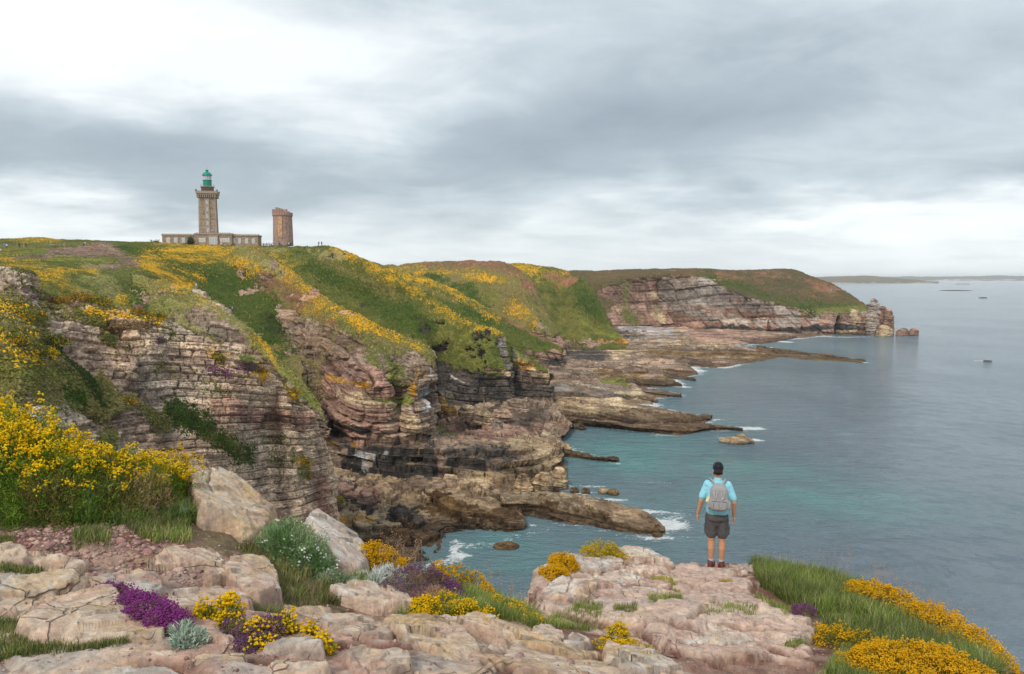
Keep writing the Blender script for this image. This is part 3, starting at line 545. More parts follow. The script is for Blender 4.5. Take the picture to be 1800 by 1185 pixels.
loft('spur', [
 [(212, 428, 330), (330, 431, 325), (440, 434, 300), (505, 470, 262), (570, 521, 230), (640, 560, 200), (705, 588, 180), (750, 607, 166), (764, 640, 161)],
 [(205, 440, 318), (305, 452, 308), (405, 480, 278), (470, 518, 245), (535, 562, 213), (605, 600, 186), (668, 622, 171), (727, 640, 162), (766, 668, 158)],
 [(200, 458, 305), (290, 482, 288), (375, 520, 255), (440, 558, 225), (505, 600, 196), (575, 640, 174), (640, 662, 160), (712, 675, 156), (768, 692, 159)],
 [(190, 475, 300), (270, 510, 268), (350, 552, 230), (418, 595, 203), (488, 645, 180), (570, 700, 164), (638, 712, 152), (711, 713, 152), (769, 718, 157)],
 [(190, 490, 295), (265, 535, 255), (345, 580, 220), (412, 630, 195), (484, 690, 173), (578, 735, 161), (640, 741, 149.5), (711, 742, 150), (769, 744, 156)],
 [(185, 500, 290), (262, 560, 250), (340, 610, 215), (410, 665, 190), (480, 720, 170), (584, 764, 164), (640, 769, 149.5), (711, 769, 150), (769, 768, 155)]],
 'rockpink', 'olive', [('fern', 0, [(205, 430), (330, 440), (420, 470), (480, 500), (495, 530), (500, 575), (520, 640), (440, 585), (380, 530), (300, 478), (240, 450)], -.25), ('gorse', 14, [(300, 432), (380, 442), (440, 456), (490, 482), (530, 505)], -.1), ('gorse', 20, [(490, 480), (560, 530), (640, 570)], .0), ('gorse', 7, [(640, 570), (700, 595), (740, 612)], .0),
 ('heather', 16, [(470, 490), (520, 525), (600, 575)], .25), ('gorse', 8, [(540, 540), (600, 560), (620, 575)], .2), ('straw', 9, [(420, 440), (470, 460), (490, 480)], .15),
 ('rockbrown', 0, [(492, 540), (560, 570), (620, 580), (680, 615), (740, 620), (768, 650), (768, 770), (575, 770), (540, 680), (500, 610)], -.25), ('grass', 9, [(640, 590), (680, 620), (700, 650)], .1), ('grass', 10, [(600, 570), (650, 610), (665, 650)], .3), ('lime', 5, [(690, 660), (700, 690), (715, 705)], .15),
 ('rockpink', 0, [(560, 620), (680, 650), (700, 690), (660, 770), (575, 765), (545, 690)], .1), ('lime', 4, [(620, 700), (660, 706), (710, 705)], .0), ('lichen', 5, [(570, 660), (600, 670), (640, 675)], .15), ('lichen', 6, [(720, 670), (725, 690), (735, 650)], .1), ('rockochre', 8, [(600, 690), (700, 720), (730, 750)], .35),
 ('white', 6, [(757, 640), (762, 690), (752, 720)], .7), ('darkveg', 9, [(470, 560), (520, 620), (550, 670), (565, 700)], .1), ('rockdark', 10, [(570, 720), (580, 765)], .1), ('rockpink', 6, [(600, 735), (660, 740)], -.1), ('rockdark', 6, [(600, 745), (650, 760)], .8)],
 amp=1.2, th=2.4, blk=5.0, fs=.085, sp=1.25, steep=.40, seed=10, bulge=[(645, 660, 55, 75, -9), (560, 640, 22, 90, 9), (500, 560, 25, 60, 8), (700, 690, 9, 80, 4), (735, 690, 22, 90, -4), (600, 580, 60, 30, -5), (420, 500, 60, 22, 8)], vegamp=.8, wrapd=10, dents=[(580, 762, 12, 26, 6), (625, 772, 45, 4, 3), (738, 767, 24, 4, 3), (768, 700, 5, 40, 3), (690, 700, 2.5, 40, 1.5)])
loft('spur', [
 [(60, 466, 250), (120, 472, 240), (200, 478, 230), (262, 488, 218), (345, 510, 200), (420, 560, 180), (490, 625, 162), (545, 688, 150), (572, 730, 145), (577, 755, 144)],
 [(60, 480, 225), (110, 490, 222), (180, 500, 215), (240, 510, 205), (318, 540, 186), (393, 590, 168), (465, 655, 154), (527, 712, 146), (568, 745, 142.5), (576, 763, 142.5)],
 [(60, 520, 195), (100, 530, 190), (165, 545, 185), (228, 565, 178), (300, 605, 163), (375, 650, 152), (450, 705, 145), (520, 745, 144), (564, 768, 146), (575, 777, 147)],
 [(60, 600, 165), (90, 620, 160), (150, 650, 155), (220, 690, 150), (300, 730, 144), (380, 775, 140), (450, 810, 142), (515, 830, 147), (560, 833, 151), (574, 835, 153)]],
 'rockbrown', 'straw', [('lime', 26, [(180, 490), (230, 530), (270, 570)], -.1), ('gorse', 8, [(170, 495), (220, 530)], .5), ('olive', 12, [(262, 490), (300, 515), (330, 520)], .1), ('gorse', 12, [(262, 462), (300, 490), (330, 502), (380, 515)], .1), ('fern', 10, [(238, 505), (250, 540), (270, 580)], 0), ('grass', 12, [(290, 530), (330, 560)], .2),
 ('rockpale', 7, [(345, 508), (385, 528), (440, 560)], .15), ('straw', 7, [(390, 515), (440, 560), (500, 610)], 0.0), ('rockbrown', 0, [(340, 540), (420, 580), (450, 620), (520, 680), (575, 740), (580, 900), (300, 900), (200, 640), (240, 560)], -.25),
 ('grass', 10, [(450, 590), (500, 640), (530, 690)], .25), ('gorse', 5, [(455, 590), (470, 600), (480, 640)], .3), ('lime', 9, [(530, 690), (555, 705)], .0), ('straw', 12, [(300, 530), (330, 580), (420, 620)], .45), ('rockpale', 8, [(400, 600), (440, 625)], .4)],
 amp=.9, th=1.6, blk=4, fs=.12, sp=1.35, steep=.45, seed=11, bulge=[(240, 545, 22, 40, 10), (330, 570, 30, 50, -4), (450, 660, 25, 60, 4), (520, 720, 22, 50, -4)], vegamp=.6, wrapd=12)
loft('cliff', [
 [(-160, 448, 76), (0, 466, 78), (60, 484, 80), (76, 512, 81), (130, 527, 84), (210, 539, 86), (330, 577, 90), (430, 624, 94), (500, 674, 98), (545, 720, 102), (576, 775, 106), (590, 850, 108)],
 [(-160, 500, 70), (0, 505, 73), (55, 515, 75), (90, 536, 78), (140, 550, 80), (215, 568, 83), (325, 605, 87.5), (422, 655, 92), (492, 705, 96.5), (540, 752, 101), (582, 808, 105.5), (594, 868, 108)],
 [(-160, 545, 64), (0, 545, 68), (50, 560, 70), (85, 575, 72), (140, 592, 76), (215, 612, 80), (320, 645, 85), (412, 695, 90), (483, 742, 95), (537, 785, 100), (588, 840, 105), (597, 890, 108)],
 [(-160, 620, 58), (0, 622, 60), (50, 640, 62), (85, 655, 65), (145, 668, 69), (222, 690, 75), (312, 722, 80.5), (392, 762, 86), (472, 802, 92), (540, 848, 98.5), (592, 885, 104), (600, 915, 107)],
 [(-160, 720, 52), (0, 727, 54), (60, 745, 56), (100, 762, 59), (150, 780, 63), (232, 800, 69), (312, 832, 75.5), (392, 855, 82), (472, 882, 89), (550, 912, 96), (598, 932, 102), (603, 945, 106)],
 [(-160, 880, 44), (0, 900, 46), (60, 920, 48), (100, 935, 51), (150, 945, 55), (232, 960, 61), (312, 975, 68), (392, 985, 76), (472, 1000, 84), (550, 1005, 92), (600, 1010, 99), (606, 1012, 104)]],
 'rockpale', 'olive', [
 ('rockpale', 0, [(80, 545), (210, 545), (330, 582), (430, 630), (500, 680), (545, 725), (580, 790), (598, 1000), (300, 1000), (300, 800), (300, 700), (210, 690), (150, 630), (90, 590)], -.45),
 ('rockpale', 0, [(-160, 470), (0, 470), (70, 490), (75, 525), (0, 522), (-160, 520)], -.3), ('olive', 0, [(-160, 530), (80, 535), (90, 600), (150, 650), (190, 690), (200, 740), (120, 720), (0, 690), (-160, 690)], .25), ('grass', 14, [(20, 640), (110, 660), (150, 690)], .2), ('darkveg', 10, [(90, 600), (160, 670), (190, 715)], .3),
 ('gorse', 11, [(0, 535), (40, 550), (60, 590)], .05), ('gorse', 9, [(100, 490), (150, 515), (195, 530)], .1), ('moor', 12, [(70, 470), (130, 500), (170, 520)], .3), ('gorse', 8, [(0, 590), (50, 625), (90, 625)], .1), ('purple', 6, [(10, 522), (60, 524)], 0), ('earth', 6, [(95, 525), (170, 528)], .0),
 ('olive', 9, [(110, 550), (180, 560)], .1), ('gorse', 4.5, [(160, 545), (220, 552), (280, 562)], .15), ('rockbrown', 12, [(160, 640), (260, 690), (300, 700)], .25), ('rockbrown', 16, [(170, 740), (280, 730), (300, 780)], .2), ('rockpink', 14, [(390, 720), (480, 735), (540, 740)], .2),
 ('darkveg', 14, [(305, 725), (350, 745), (390, 775), (430, 800)], -.05), ('fern', 8, [(320, 735), (410, 780)], .2), ('olive', 9, [(215, 700), (260, 715), (290, 745)], .1), ('gorse', 5, [(225, 706)], .1), ('fern', 9, [(120, 690), (150, 705)], 0), ('olive', 7, [(285, 640), (310, 660)], .2), ('purple', 5, [(280, 600)], .1), ('purple', 6, [(365, 645), (400, 660)], .2),
 ('rockpink', 16, [(560, 850), (580, 920)], -.1), ('moor', 6, [(200, 570), (260, 575)], .2), ('grass', 5, [(190, 590), (200, 600)], .1), ('gorse', 5, [(375, 625), (390, 630)], .1), ('gorse', 6, [(440, 650), (462, 660)], .0), ('purple', 6, [(425, 645), (440, 648)], 0.0), ('gorse', 6, [(510, 680), (520, 695)], .0), ('olive', 9, [(530, 810), (540, 830)], .0), ('gorse', 4, [(530, 812), (550, 815)], .1)],
 amp=.52, th=0.95, blk=1.7, fs=.22, sp=1.15, steep=.60, seed=12, vegamp=.35, mat=M_CLIFF, extl=40, wrapd=9, bulge=[(300, 690, 40, 90, 3), (400, 720, 50, 80, -2.5), (480, 760, 14, 90, 2.5), (180, 640, 50, 70, 3), (530, 800, 30, 80, -2)], dip=(0.06, 0.16))
# ---------------------------------------------------------------- wave-cut rock below the cliffs
loft('rock_platform', [
 [(540, 745, 185), (600, 748, 180), (680, 745, 185), (770, 722, 215), (850, 705, 216), (920, 700, 219), (970, 715, 213), (1005, 745, 200)],
 [(540, 765, 160), (600, 768, 156), (680, 768, 157), (770, 745, 185), (850, 728, 196), (920, 735, 192), (962, 755, 186), (990, 772, 182)],
 [(540, 778, 152), (600, 779, 148), (680, 783, 147), (760, 782, 149), (840, 776, 155), (905, 778, 157), (955, 785, 160), (992, 792, 165)],
 [(540, 800, 148), (600, 808, 145.2), (680, 812, 144.4), (760, 812, 145), (830, 812, 145.5), (900, 820, 147), (955, 822, 150), (994, 820, 158)],
 [(540, 830, 144), (600, 828, 142), (680, 832, 141), (760, 832, 141), (830, 838, 141), (900, 858, 138), (955, 862, 139), Z(996, 857, 0)],
 [(540, 860, 138), (600, 845, 137), (680, 850, 135), (760, 850, 134), (830, 858, 134), (890, 872, 134), (950, 872, 137), Z(1000, 868, -1)]],
 'rockbrown', 'rockbrown', [('rockpink', 20, [(780, 735), (870, 750), (940, 770)], -.1), ('rockdark', 14, [(820, 790), (900, 800), (870, 820)], .15), ('rockdark', 0, [(610, 780), (760, 784), (765, 830), (600, 830)], -.35), ('white', 9, [(625, 795), (655, 800), (640, 812)], .45), ('white', 6, [(680, 790), (672, 800)], .5), ('rockbrown', 9, [(560, 770), (595, 790)], -.2), ('lichen', 4, [(560, 780), (590, 778)], .1), ('lichen', 4, [(620, 776), (700, 777)], .2),
 ('rockochre', 0, [(900, 770), (965, 765), (1000, 790), (1000, 870), (880, 865), (830, 840), (860, 815), (920, 810)], -.3), ('rockdark', 10, [(790, 795), (830, 810), (880, 820)], .0), ('rockpink', 14, [(600, 835), (560, 840)], .1), ('grass', 5, [(770, 750), (800, 762)], .3), ('weed', 5, [(960, 866), (1000, 864)], .0)],
 amp=1.3, th=1.25, blk=6, fs=.12, sp=1.1, steep=.3, seed=13, terr=1.5, rd=dict(rib=0, lump=.35, bedw=1.3), wrapd=9, dip=(.10, -.05), back=25, vegamp=.3)
loft('rock_platform', [
 [(540, 822, 145), (600, 826, 143), (660, 832, 141), (720, 832, 141), (790, 836, 140), (850, 850, 137), (895, 868, 134), (925, 885, 130)],
 [(540, 850, 136), (600, 852, 134), (660, 850, 134), (720, 848, 134.5), (780, 862, 131), (835, 878, 128), (880, 893, 126), (924, 905, 124)],
 [(540, 885, 124), (600, 885, 123), (660, 880, 124.5), (710, 878, 126), (765, 892, 124), (820, 905, 121.5), (872, 908, 122), (926, 915, 121.5)],
 [(540, 925, 115), (600, 925, 114), (655, 915, 116), (715, 910, 118), (775, 922, 119), (800, 932, 119.5), (868, 932, 119), (928, 922, 121)],
 [(540, 950, 110), (600, 955, 109), (655, 948, 111), (718, 940, 113.5), (775, 945, 115), (792, 944, 119), (862, 950, 117.5), (929, 932, 120.5)],
 [(540, 1010, 102), (600, 1010, 102.5), (655, 1006, 103), (730, 1000, 105), (800, 982, 109), Z(801, 960, -.3), Z(860, 958, -.3), Z(930, 938, -.3)]],
 'rockochre', 'rockochre', [('rockdark', 16, [(600, 845), (650, 862), (640, 880)], .25), ('rockpink', 10, [(600, 850), (660, 862)], .2), ('rockdark', 13, [(705, 890), (760, 920), (780, 935)], .1), ('weed', 22, [(780, 880), (840, 900), (900, 915)], .1), ('weed', 26, [(620, 960), (720, 960), (790, 960)], -.1), ('rockdark', 10, [(800, 930), (860, 945), (910, 930)], .1), ('lichen', 6, [(600, 905), (650, 908)], .3), ('weed', 12, [(890, 865), (920, 885)], 0)],
 amp=1.25, th=1.0, blk=6, fs=.16, sp=1.05, steep=.3, seed=14, terr=1.15, rd=dict(rib=0, lump=.4, bedw=1.3), wrapd=8, dip=(.10, -.05), back=12, vegamp=.3)
# platform of the bay: level rock with long ridges, drawn on its real waterline
def platform():
    gx = np.arange(880, 1560, 1.25); gy = np.arange(562, 800, 1.0)
    X, Y = np.meshgrid(gx, gy); x, y, z = ray(X, Y); t = -ZC / z
    V = np.stack([x * t, y * t, 0 * t], -1).reshape(-1, 3); px, py = X.reshape(-1), Y.reshape(-1)
    ins = in_poly(px, py, COAST); dpix = seg_dist(px, py, COAST + [COAST[0]])
    dm = dpix * (V[:, 1] / FPX) * 2.2                       # rough metres
    sd = np.where(ins, dm, -dm) + 1.2 * fbm(V, .12, 3, 31)
    A = np.array([[.88, .47, 0], [-.47, .88, 0], [0, 0, 1]]) if False else np.array([[.985, -.17, 0], [.17, .985, 0], [0, 0, 1]])
    q = (V @ A.T) * np.array([.10, 1.0, 1.0])
    rd = ridged(q, .055, 4, 33); r2 = ridged(q * np.array([2.2, 1, 1]), .19, 3, 34)
    base = np.where(sd > 0, 0.35 + 0.9 * sst(sd, 0, 9) + 1.2 * sst(sd, 8, 45), -1.2 * sst(-sd, 0, 3))
    step = np.floor(rd * 7 + 0.3 * r2) / 7
    h = base + sst(sd, 0, 6) * (2.6 * (0.6 * step + .4 * rd - .55) + 0.9 * (r2 - .6)) + 0.35 * fbm(V, .4, 4, 35, .6) * sst(sd, -1, 2)
    V[:, 2] = np.maximum(h, -1.5)
    N = grid_normals(V.reshape(*X.shape, 3)).reshape(-1, 3)
    tint = (2.2 * (r2 - .6) + 1.2 * fbm(q, .4, 3, 36))
    col, rk, kd = cover(V, np.abs(N), 'rockbrown', 'rockbrown', [('rockochre', 22, [(1060, 600), (1160, 605), (1290, 612)], .25), ('rockpink', 12, [(1220, 588), (1380, 596)], .1), ('weed', 16, [(1150, 620), (1300, 628), (1500, 634)], .3), ('weed', 18, [(1000, 660), (1200, 665)], .5),
       ('rockgrey', 10, [(1085, 590), (1180, 592)], .1), ('shingle', 7, [(1095, 575), (1130, 577), (1175, 578)], -.3), ('rockdark', 7, [(1075, 585), (1130, 590)], .3), ('rockochre', 18, [(970, 690), (1080, 700), (1140, 700)], .3), ('lime', 4.5, [(1058, 668), (1085, 672), (1105, 678)], -.1), ('rockgrey', 9, [(970, 680), (1010, 684), (1060, 690)], .2), ('shingle', 3, [(1290, 608), (1320, 606)], .1), ('rockdark', 10, [(960, 630), (1000, 625), (1060, 622)], .3)], .10, -9, 30, tint)
    wet = sst(1.3 - V[:, 2] + .4 * fbm(V, .3, 2, 5), 0, 1.0)[:, None]; col = col * (1 - .72 * wet) + np.array([.10, .062, .035]) * .72 * wet
    F = gridF(*X.shape); keep = (V[F][:, :, 2].max(1) > -1.3)
    used = np.unique(F[keep]); mp = np.zeros(len(V), int); mp[used] = np.arange(len(used))
    mk('rock_platform', V[used], mp[F[keep]], col[used], M_LAND, smooth=False, rkn=rk[used], kind='structure')
platform()
def ledge(nm, crest, foot, h0, h1, kr='rockbrown', paint=(), z0=0.0, z1=-0.4, seed=20, th=1.0, amp=.62, bk=9, **kw):
    n = len(crest); r0 = []; r1 = []; rm = []
    for i, (c, f) in enumerate(zip(crest, foot)):
        u = i / (n - 1); h = h0 * (1 - u) + h1 * u; zf = z0 * (1 - u) + z1 * u
        a = Z(c[0], c[1], h); b = Z(f[0], f[1], zf); r0.append(a); r1.append(b)
        m = Z(c[0] * .62 + f[0] * .38, c[1] * .62 + f[1] * .38, h * .93 + zf * .07); rm.append(m)
    return loft(nm, [r0, rm, r1], kr, kr, paint, amp=amp, th=th, blk=5, fs=.18, sp=1.1, steep=.3, seed=seed, terr=.95, rd=dict(rib=0, lump=.5, bedw=1.0), back=bk, wrapd=4, dip=(.05, -.12), vegamp=.3, **kw)
L = ledge
L('rock_platform', [(1150, 588), (1240, 590), (1330, 595), (1400, 592)], [(1150, 598), (1240, 602), (1330, 606), (1385, 597)], 2, .6, 'rockpink', seed=21)
L('rock_platform', [(1330, 607), (1400, 617), (1460, 625), (1521, 633)], [(1330, 621), (1400, 627), (1460, 633), (1521, 637)], 1.6, .5, 'weed', seed=22)
L('rock_platform', [(1100, 606), (1160, 602), (1240, 609), (1305, 622), (1326, 632)], [(1100, 620), (1160, 622), (1240, 632), (1305, 636), (1326, 637)], 2.8, .5, 'rockbrown', seed=23)
L('rock_platform', [(1110, 626), (1170, 625), (1230, 632), (1276, 642)], [(1110, 642), (1175, 643), (1235, 647), (1276, 646)], 2.6, .5, 'rockbrown', seed=24)
L('rock_platform', [(985, 628), (1050, 634), (1110, 641), (1160, 650), (1222, 666)], [(985, 650), (1050, 655), (1110, 660), (1165, 666), (1222, 671)], 3.6, .6, 'rockbrown', seed=25, z0=1)
L('rock_platform', [(965, 643), (1010, 648), (1060, 655), (1100, 660), (1150, 666), (1195, 676)], [(965, 672), (1010, 678), (1055, 684), (1100, 676), (1150, 680), (1196, 680)], 4.2, .6, 'rockbrown', seed=26, z0=1, paint=[('lime', 6, [(1060, 668), (1100, 674)], -.1)])
L('rock_platform', [(1100, 664), (1150, 670), (1196, 676)], [(1100, 680), (1150, 681), (1196, 680)], 2.2, .5, 'weed', seed=36)
L('rock_platform', [(968, 671), (1020, 674), (1060, 682), (1100, 688), (1156, 702)], [(968, 700), (1020, 702), (1060, 708), (1105, 706), (1150, 710)], 4.0, .8, 'rockochre', seed=27, z0=1, paint=[('rockgrey', 9, [(970, 680), (1040, 690), (1090, 696)], 0)])
L('rock_platform', [(1128, 683), (1165, 688), (1197, 695)], [(1128, 695), (1165, 698), (1197, 698)], 1.8, .6, 'rockbrown', seed=28)
L('rock_platform', [(915, 694), (960, 696), (1010, 700), (1060, 710), (1105, 715), (1170, 723), (1250, 733)], [(915, 722), (960, 728), (1010, 733), (1060, 739), (1105, 745), (1175, 748), (1250, 740)], 4.6, .9, 'rockochre', seed=29, z0=1.0, paint=[('weed', 12, [(1060, 735), (1150, 740), (1240, 740)], 0), ('rockdark', 7, [(990, 730), (1060, 738), (1120, 745)], .1)])
L('rock_platform', [(985, 731), (1040, 737), (1090, 744), (1150, 749), (1210, 750), (1262, 749), (1305, 754)], [(985, 745), (1045, 750), (1095, 757), (1150, 763), (1200, 766), (1262, 758), (1305, 758)], 2.2, .5, 'weed', seed=30)
L('rock_platform', [(905, 722), (940, 722), (970, 726), (1000, 738), (1024, 748)], [(905, 748), (940, 752), (972, 764), (1000, 756), (1024, 757)], 3.2, 1.0, 'rockochre', seed=31, th=1.6, amp=.8, z0=1, paint=[('rockgrey', 12, [(930, 735), (1000, 745)], -.1)])
L('rock_platform', [(970, 783), (1010, 791), (1050, 802), (1084, 810)], [(970, 802), (1010, 807), (1050, 812), (1084, 813)], 1.6, .4, 'weed', seed=32, bk=4)
L('rock_platform', [(880, 866), (930, 864), (985, 866), (1040, 876), (1090, 890), (1135, 905), (1166, 926)], [(880, 905), (930, 908), (985, 920), (1040, 928), (1090, 938), (1135, 943), (1166, 938)], 3.4, 1.0, 'rockochre', seed=33, th=1.0, amp=.55, bk=7, paint=[('weed', 18, [(890, 890), (980, 900), (1060, 915)], .05), ('rockdark', 8, [(930, 905), (1000, 915), (1100, 935)], .1), ('weed', 9, [(1060, 925), (1160, 935)], -.1)])
# rocks standing alone in the water
def blob_rock(name, cx, cy, w, h, kr, label, cat='rock', zb=0.0, seed=0, hgt=None, amp=.35, group=None, dd=None):
    """a whole free-standing rock: closed lump with beds, foot at pixel (cx, cy)"""
    q = Z(cx, cy, zb) if dd is None else (cx, cy, dd); c = P(*q); k = q[2] / FPX
    rx, rz = w * k / 2, (hgt if hgt else h * k); ry = rx * .8
    nu, nv = int(min(90, max(16, w * 1.4))), int(min(60, max(12, h * 1.6)))
    U, W = np.meshgrid(np.linspace(0, 2 * math.pi, nu), np.linspace(0, 1, nv)); ang = W * math.pi * .62
    pw = lambda s: np.sign(s) * np.abs(s) ** .75
    V = np.stack([rx * pw(np.sin(ang)) * np.cos(U), ry * pw(np.sin(ang)) * np.sin(U), rz * (np.cos(ang) * .86 + .14) ], -1).reshape(-1, 3)
    N = V / np.array([rx, ry, rz]) ** 2; N /= np.maximum(np.linalg.norm(N, axis=1, keepdims=True), 1e-6)
    W0 = V + c; s_ = min(rx, rz)
    d, ti = rockdisp(W0, 1.0, s_ * .5, s_ * 1.1, seed=seed)
    col, rk, kd = cover(W0, N, kr, kr, [], .8 / s_, -9, seed, ti)
    wet = sst(.9 - W0[:, 2], 0, .9)[:, None] if zb < 1 else 0
    col = col * (1 - .7 * wet) + np.array([.08, .05, .03]) * .7 * wet
    N[:, 2] *= .25; V2 = V + N * (d * amp * s_ * .45)[:, None]
    o = mk(name, V2, gridF(nv, nu)[:, ::-1], col, M_LAND if dd is None else M_SLAB, smooth=False, rkn=rk, label=label, category=cat)
    o.location = c
    if group: o['group'] = group
    return o
BR = blob_rock
BR('sea_rock', 1295, 777, 62, 9, 'rockochre', 'low brown rock awash off the tip of the long ledges', zb=0, seed=1)
BR('sea_rock', 1302, 775, 24, 13, 'rockochre', 'small ochre hump on top of the low brown rock awash', zb=0, seed=2)
BR('sea_rock', 1010, 866, 18, 11, 'weed', 'small brown rock in foam, first of two nearest the ochre block', seed=3)
BR('sea_rock', 1030, 867, 20, 11, 'weed', 'small brown rock in foam, second beside the ochre block', seed=4)
BR('sea_rock', 1062, 867, 24, 10, 'rockochre', 'flat ochre rock in the water, left one of the joined pair', seed=5)
BR('sea_rock', 1078, 869, 26, 11, 'weed', 'flat dark rock in the water, right one of the joined pair', seed=6)
BR('sea_rock', 1736, 635, 15, 1.6, 'rockdark', 'small black rock alone in the open sea', seed=7)
BR('sea_rock', 1728, 524, 14, 1.6, 'rockdark', 'tiny dark reef low in the far sea', seed=8)
BR('sea_rock', 1680, 511, 52, 1.2, 'rockdark', 'long thin dark reef in the far sea', seed=9)
BR('sea_rock', 1692, 500, 24, 2.4, 'shingle', 'small pale islet just off the far coast', seed=10)
BR('sea_rock', 1585, 590, 22, 12, 'rockpink', 'low rock in the gap between headland and outer stacks', seed=11)
BR('sea_rock', 1590, 590, 20, 14, 'rockpink', 'left hump of the outermost rock beyond the headland', seed=12)
BR('sea_rock', 1606, 590, 20, 13, 'rockpink', 'right hump of the outermost rock beyond the headland', seed=13)
BR('sea_rock', 1155, 942, 22, 6, 'weed', 'weedy rock at the foam washed tip of the near spit', seed=14)
BR('sea_rock', 890, 961, 50, 6, 'weed', 'weedy flat rock just in front of the dark ledge in the cove', seed=15)
BR('sea_stack', 1534, 590, 26, 66, 'rockgrey', 'tall grey pinnacle at the end of the headland', 'sea stack', seed=16, amp=.5)
BR('sea_stack', 1549, 590, 26, 52, 'rockpink', 'square pink rock block beside the tall pinnacle', 'sea stack', seed=17, amp=.4)
BR('sea_stack', 1562, 591, 20, 48, 'rockpink', 'outermost pink rock block of the headland tip', 'sea stack', seed=18, amp=.4)
BR('boulder', 1554, 591, 30, 20, 'rockochre', 'pale ochre boulder leaning at the foot of the stacks', 'boulder', seed=19)
for i, (x, y, w, h, k_, l_) in enumerate([
 (775, 722, 24, 26, 'lichen', 'orange lichen covered boulder at the foot of the pink buttress'), (792, 728, 28, 16, 'lichen', 'orange boulder lying beside the taller orange one'),
 (820, 728, 34, 17, 'rockochre', 'dark round boulder between orange boulders and the pale heap'), (850, 742, 40, 22, 'rockochre', 'pale ochre boulder above the wave cut platform'),
 (880, 735, 44, 20, 'rockbrown', 'brown boulder in front of the black cliff foot'), (905, 722, 46, 22, 'rockbrown', 'broad brown boulder below the small buttress'), (875, 752, 26, 14, 'rockgrey', 'small grey boulder in the heap above the cove'),
 (945, 758, 20, 13, 'rockpink', 'pinkish boulder beside the cove water'), (962, 759, 16, 11, 'rockpink', 'small pink boulder nearest the cove water'), (925, 775, 26, 12, 'rockochre', 'squarish block resting on the pink platform'), (813, 776, 22, 11, 'rockpink', 'small squared block lying on the pink platform'),
 (995, 792, 22, 14, 'rockochre', 'ochre boulder at the start of the thin tongue'), (978, 785, 18, 12, 'rockochre', 'ochre boulder above the thin tongue of rock'),
 (955, 868, 40, 40, 'rockochre', 'big yellow ochre block at the edge of the platform'), (918, 866, 40, 36, 'rockochre', 'broad yellow ochre block left of the biggest one'), (983, 858, 30, 38, 'rockochre', 'tall ochre block at the waterline corner')]):
    zz = [8, 8, 7, 6, 5, 4, 5, 2, 1.5, 3.5, 6.5, 1.2, 2, 0.8, 1.5, 0][i]
    BR('boulder', x, y, w, h, k_, l_, 'boulder', zb=zz, seed=40 + i, amp=.4)
# ---------------------------------------------------------------- foreground headland where the camera stands
GC = [(0,1185,3.4),(300,1185,3.3),(600,1185,3.3),(900,1185,3.6),(1200,1185,4.9),(1500,1185,6.2),(1760,1185,7.0),(0,1050,4.3),(300,1080,4.1),(0,950,5.3),(0,900,6.0),(200,900,6.2),
      (400,940,6.3),(480,1050,5.2),(600,1000,6.5),(700,1060,5.9),(600,1100,4.9),(850,1090,5.9),(900,1130,4.9),(1000,1150,5.3),(-300,1000,5.0),(-300,900,6.2),(-200,1185,3.4),
      (960,1060,8.9),(1050,1050,9.5),(1000,1095,7.4),(1150,1010,11.6),(1250,998,12.45),(1200,1050,10.0),(1310,1000,12.3),(1350,1060,9.8),(1400,1120,8.0),(1100,1120,7.0),(1300,1150,6.5),
      (1500,1050,10.3),(1600,1100,8.9),(1700,1150,7.9),(1850,1200,7.2),(1080,990,12.1),(0,800,7.8),(400,870,7.6),(640,985,7.4),(800,1025,7.4),(1000,1010,11.0)]
GP = P(*np.array(GC, float).T)
GP = np.concatenate([GP, [[-3, 0, 40.35], [0, 0, 40.35], [3, 0, 40.1], [-3, -3, 40.4], [3, -3, 40.2]]])
def _tps(r2): return 0.5 * r2 * np.log(r2 + 1e-9)
_n = len(GP); _K = np.zeros((_n + 3, _n + 3)); _D = ((GP[:, None, :2] - GP[None, :, :2]) ** 2).sum(-1)
_K[:_n, :_n] = _tps(_D) + np.eye(_n) * 0.15; _K[:_n, _n] = 1; _K[:_n, _n + 1:] = GP[:, :2]; _K[_n:, :_n] = _K[:_n, _n:].T
_W = np.linalg.solve(_K, np.concatenate([GP[:, 2], [0, 0, 0]]))
def gz0(x, y):
    x = np.asarray(x, float); y = np.asarray(y, float); r = np.full(x.shape, _W[_n]) + _W[_n + 1] * x + _W[_n + 2] * y
    for i in range(_n): r = r + _W[i] * _tps((x - GP[i, 0]) ** 2 + (y - GP[i, 1]) ** 2)
    return r
def hit(px, py, lift=0.0):
    """point of the smooth ground (raised by lift) seen at a pixel"""
    ds = np.linspace(2.2, 13.6, 1200); p = P(px, py, ds); g = p[:, 2] - (gz0(p[:, 0], p[:, 1]) + lift)
    i = np.where((g[:-1] > 0) & (g[1:] <= 0))[0]
    i = i[0] if len(i) else int(np.argmin(np.abs(g))); return p[i]
EDGE = [(-500,880,7.0),(-200,860,7.4),(0,868,7.6),(150,868,7.7),(300,866,7.8),(400,876,7.8),(490,905,7.9),(560,935,7.9),(640,975,7.8),(720,1003,7.7),(800,1018,7.7),(870,1040,7.6),(930,1070,7.4),(948,1090,7.2),(944,1062,8.9),(945,1025,10.6),(985,1003,11.6),(1060,985,12.4),(1130,990,12.5),(1185,1000,12.6),(1230,992,12.8),(1262,990,12.85),(1310,992,12.8),(1400,1012,12.1),(1500,1040,11.3),(1600,1090,10.0),(1700,1148,8.8),(1765,1195,7.9),(1850,1300,6.6),(1900,1500,5)]
EP = [tuple(P(*q)[:2]) for q in EDGE] + [(5.0, -3.0), (-8.0, -3.0)]
def kinds_fg(px, py, Vp):
    pass
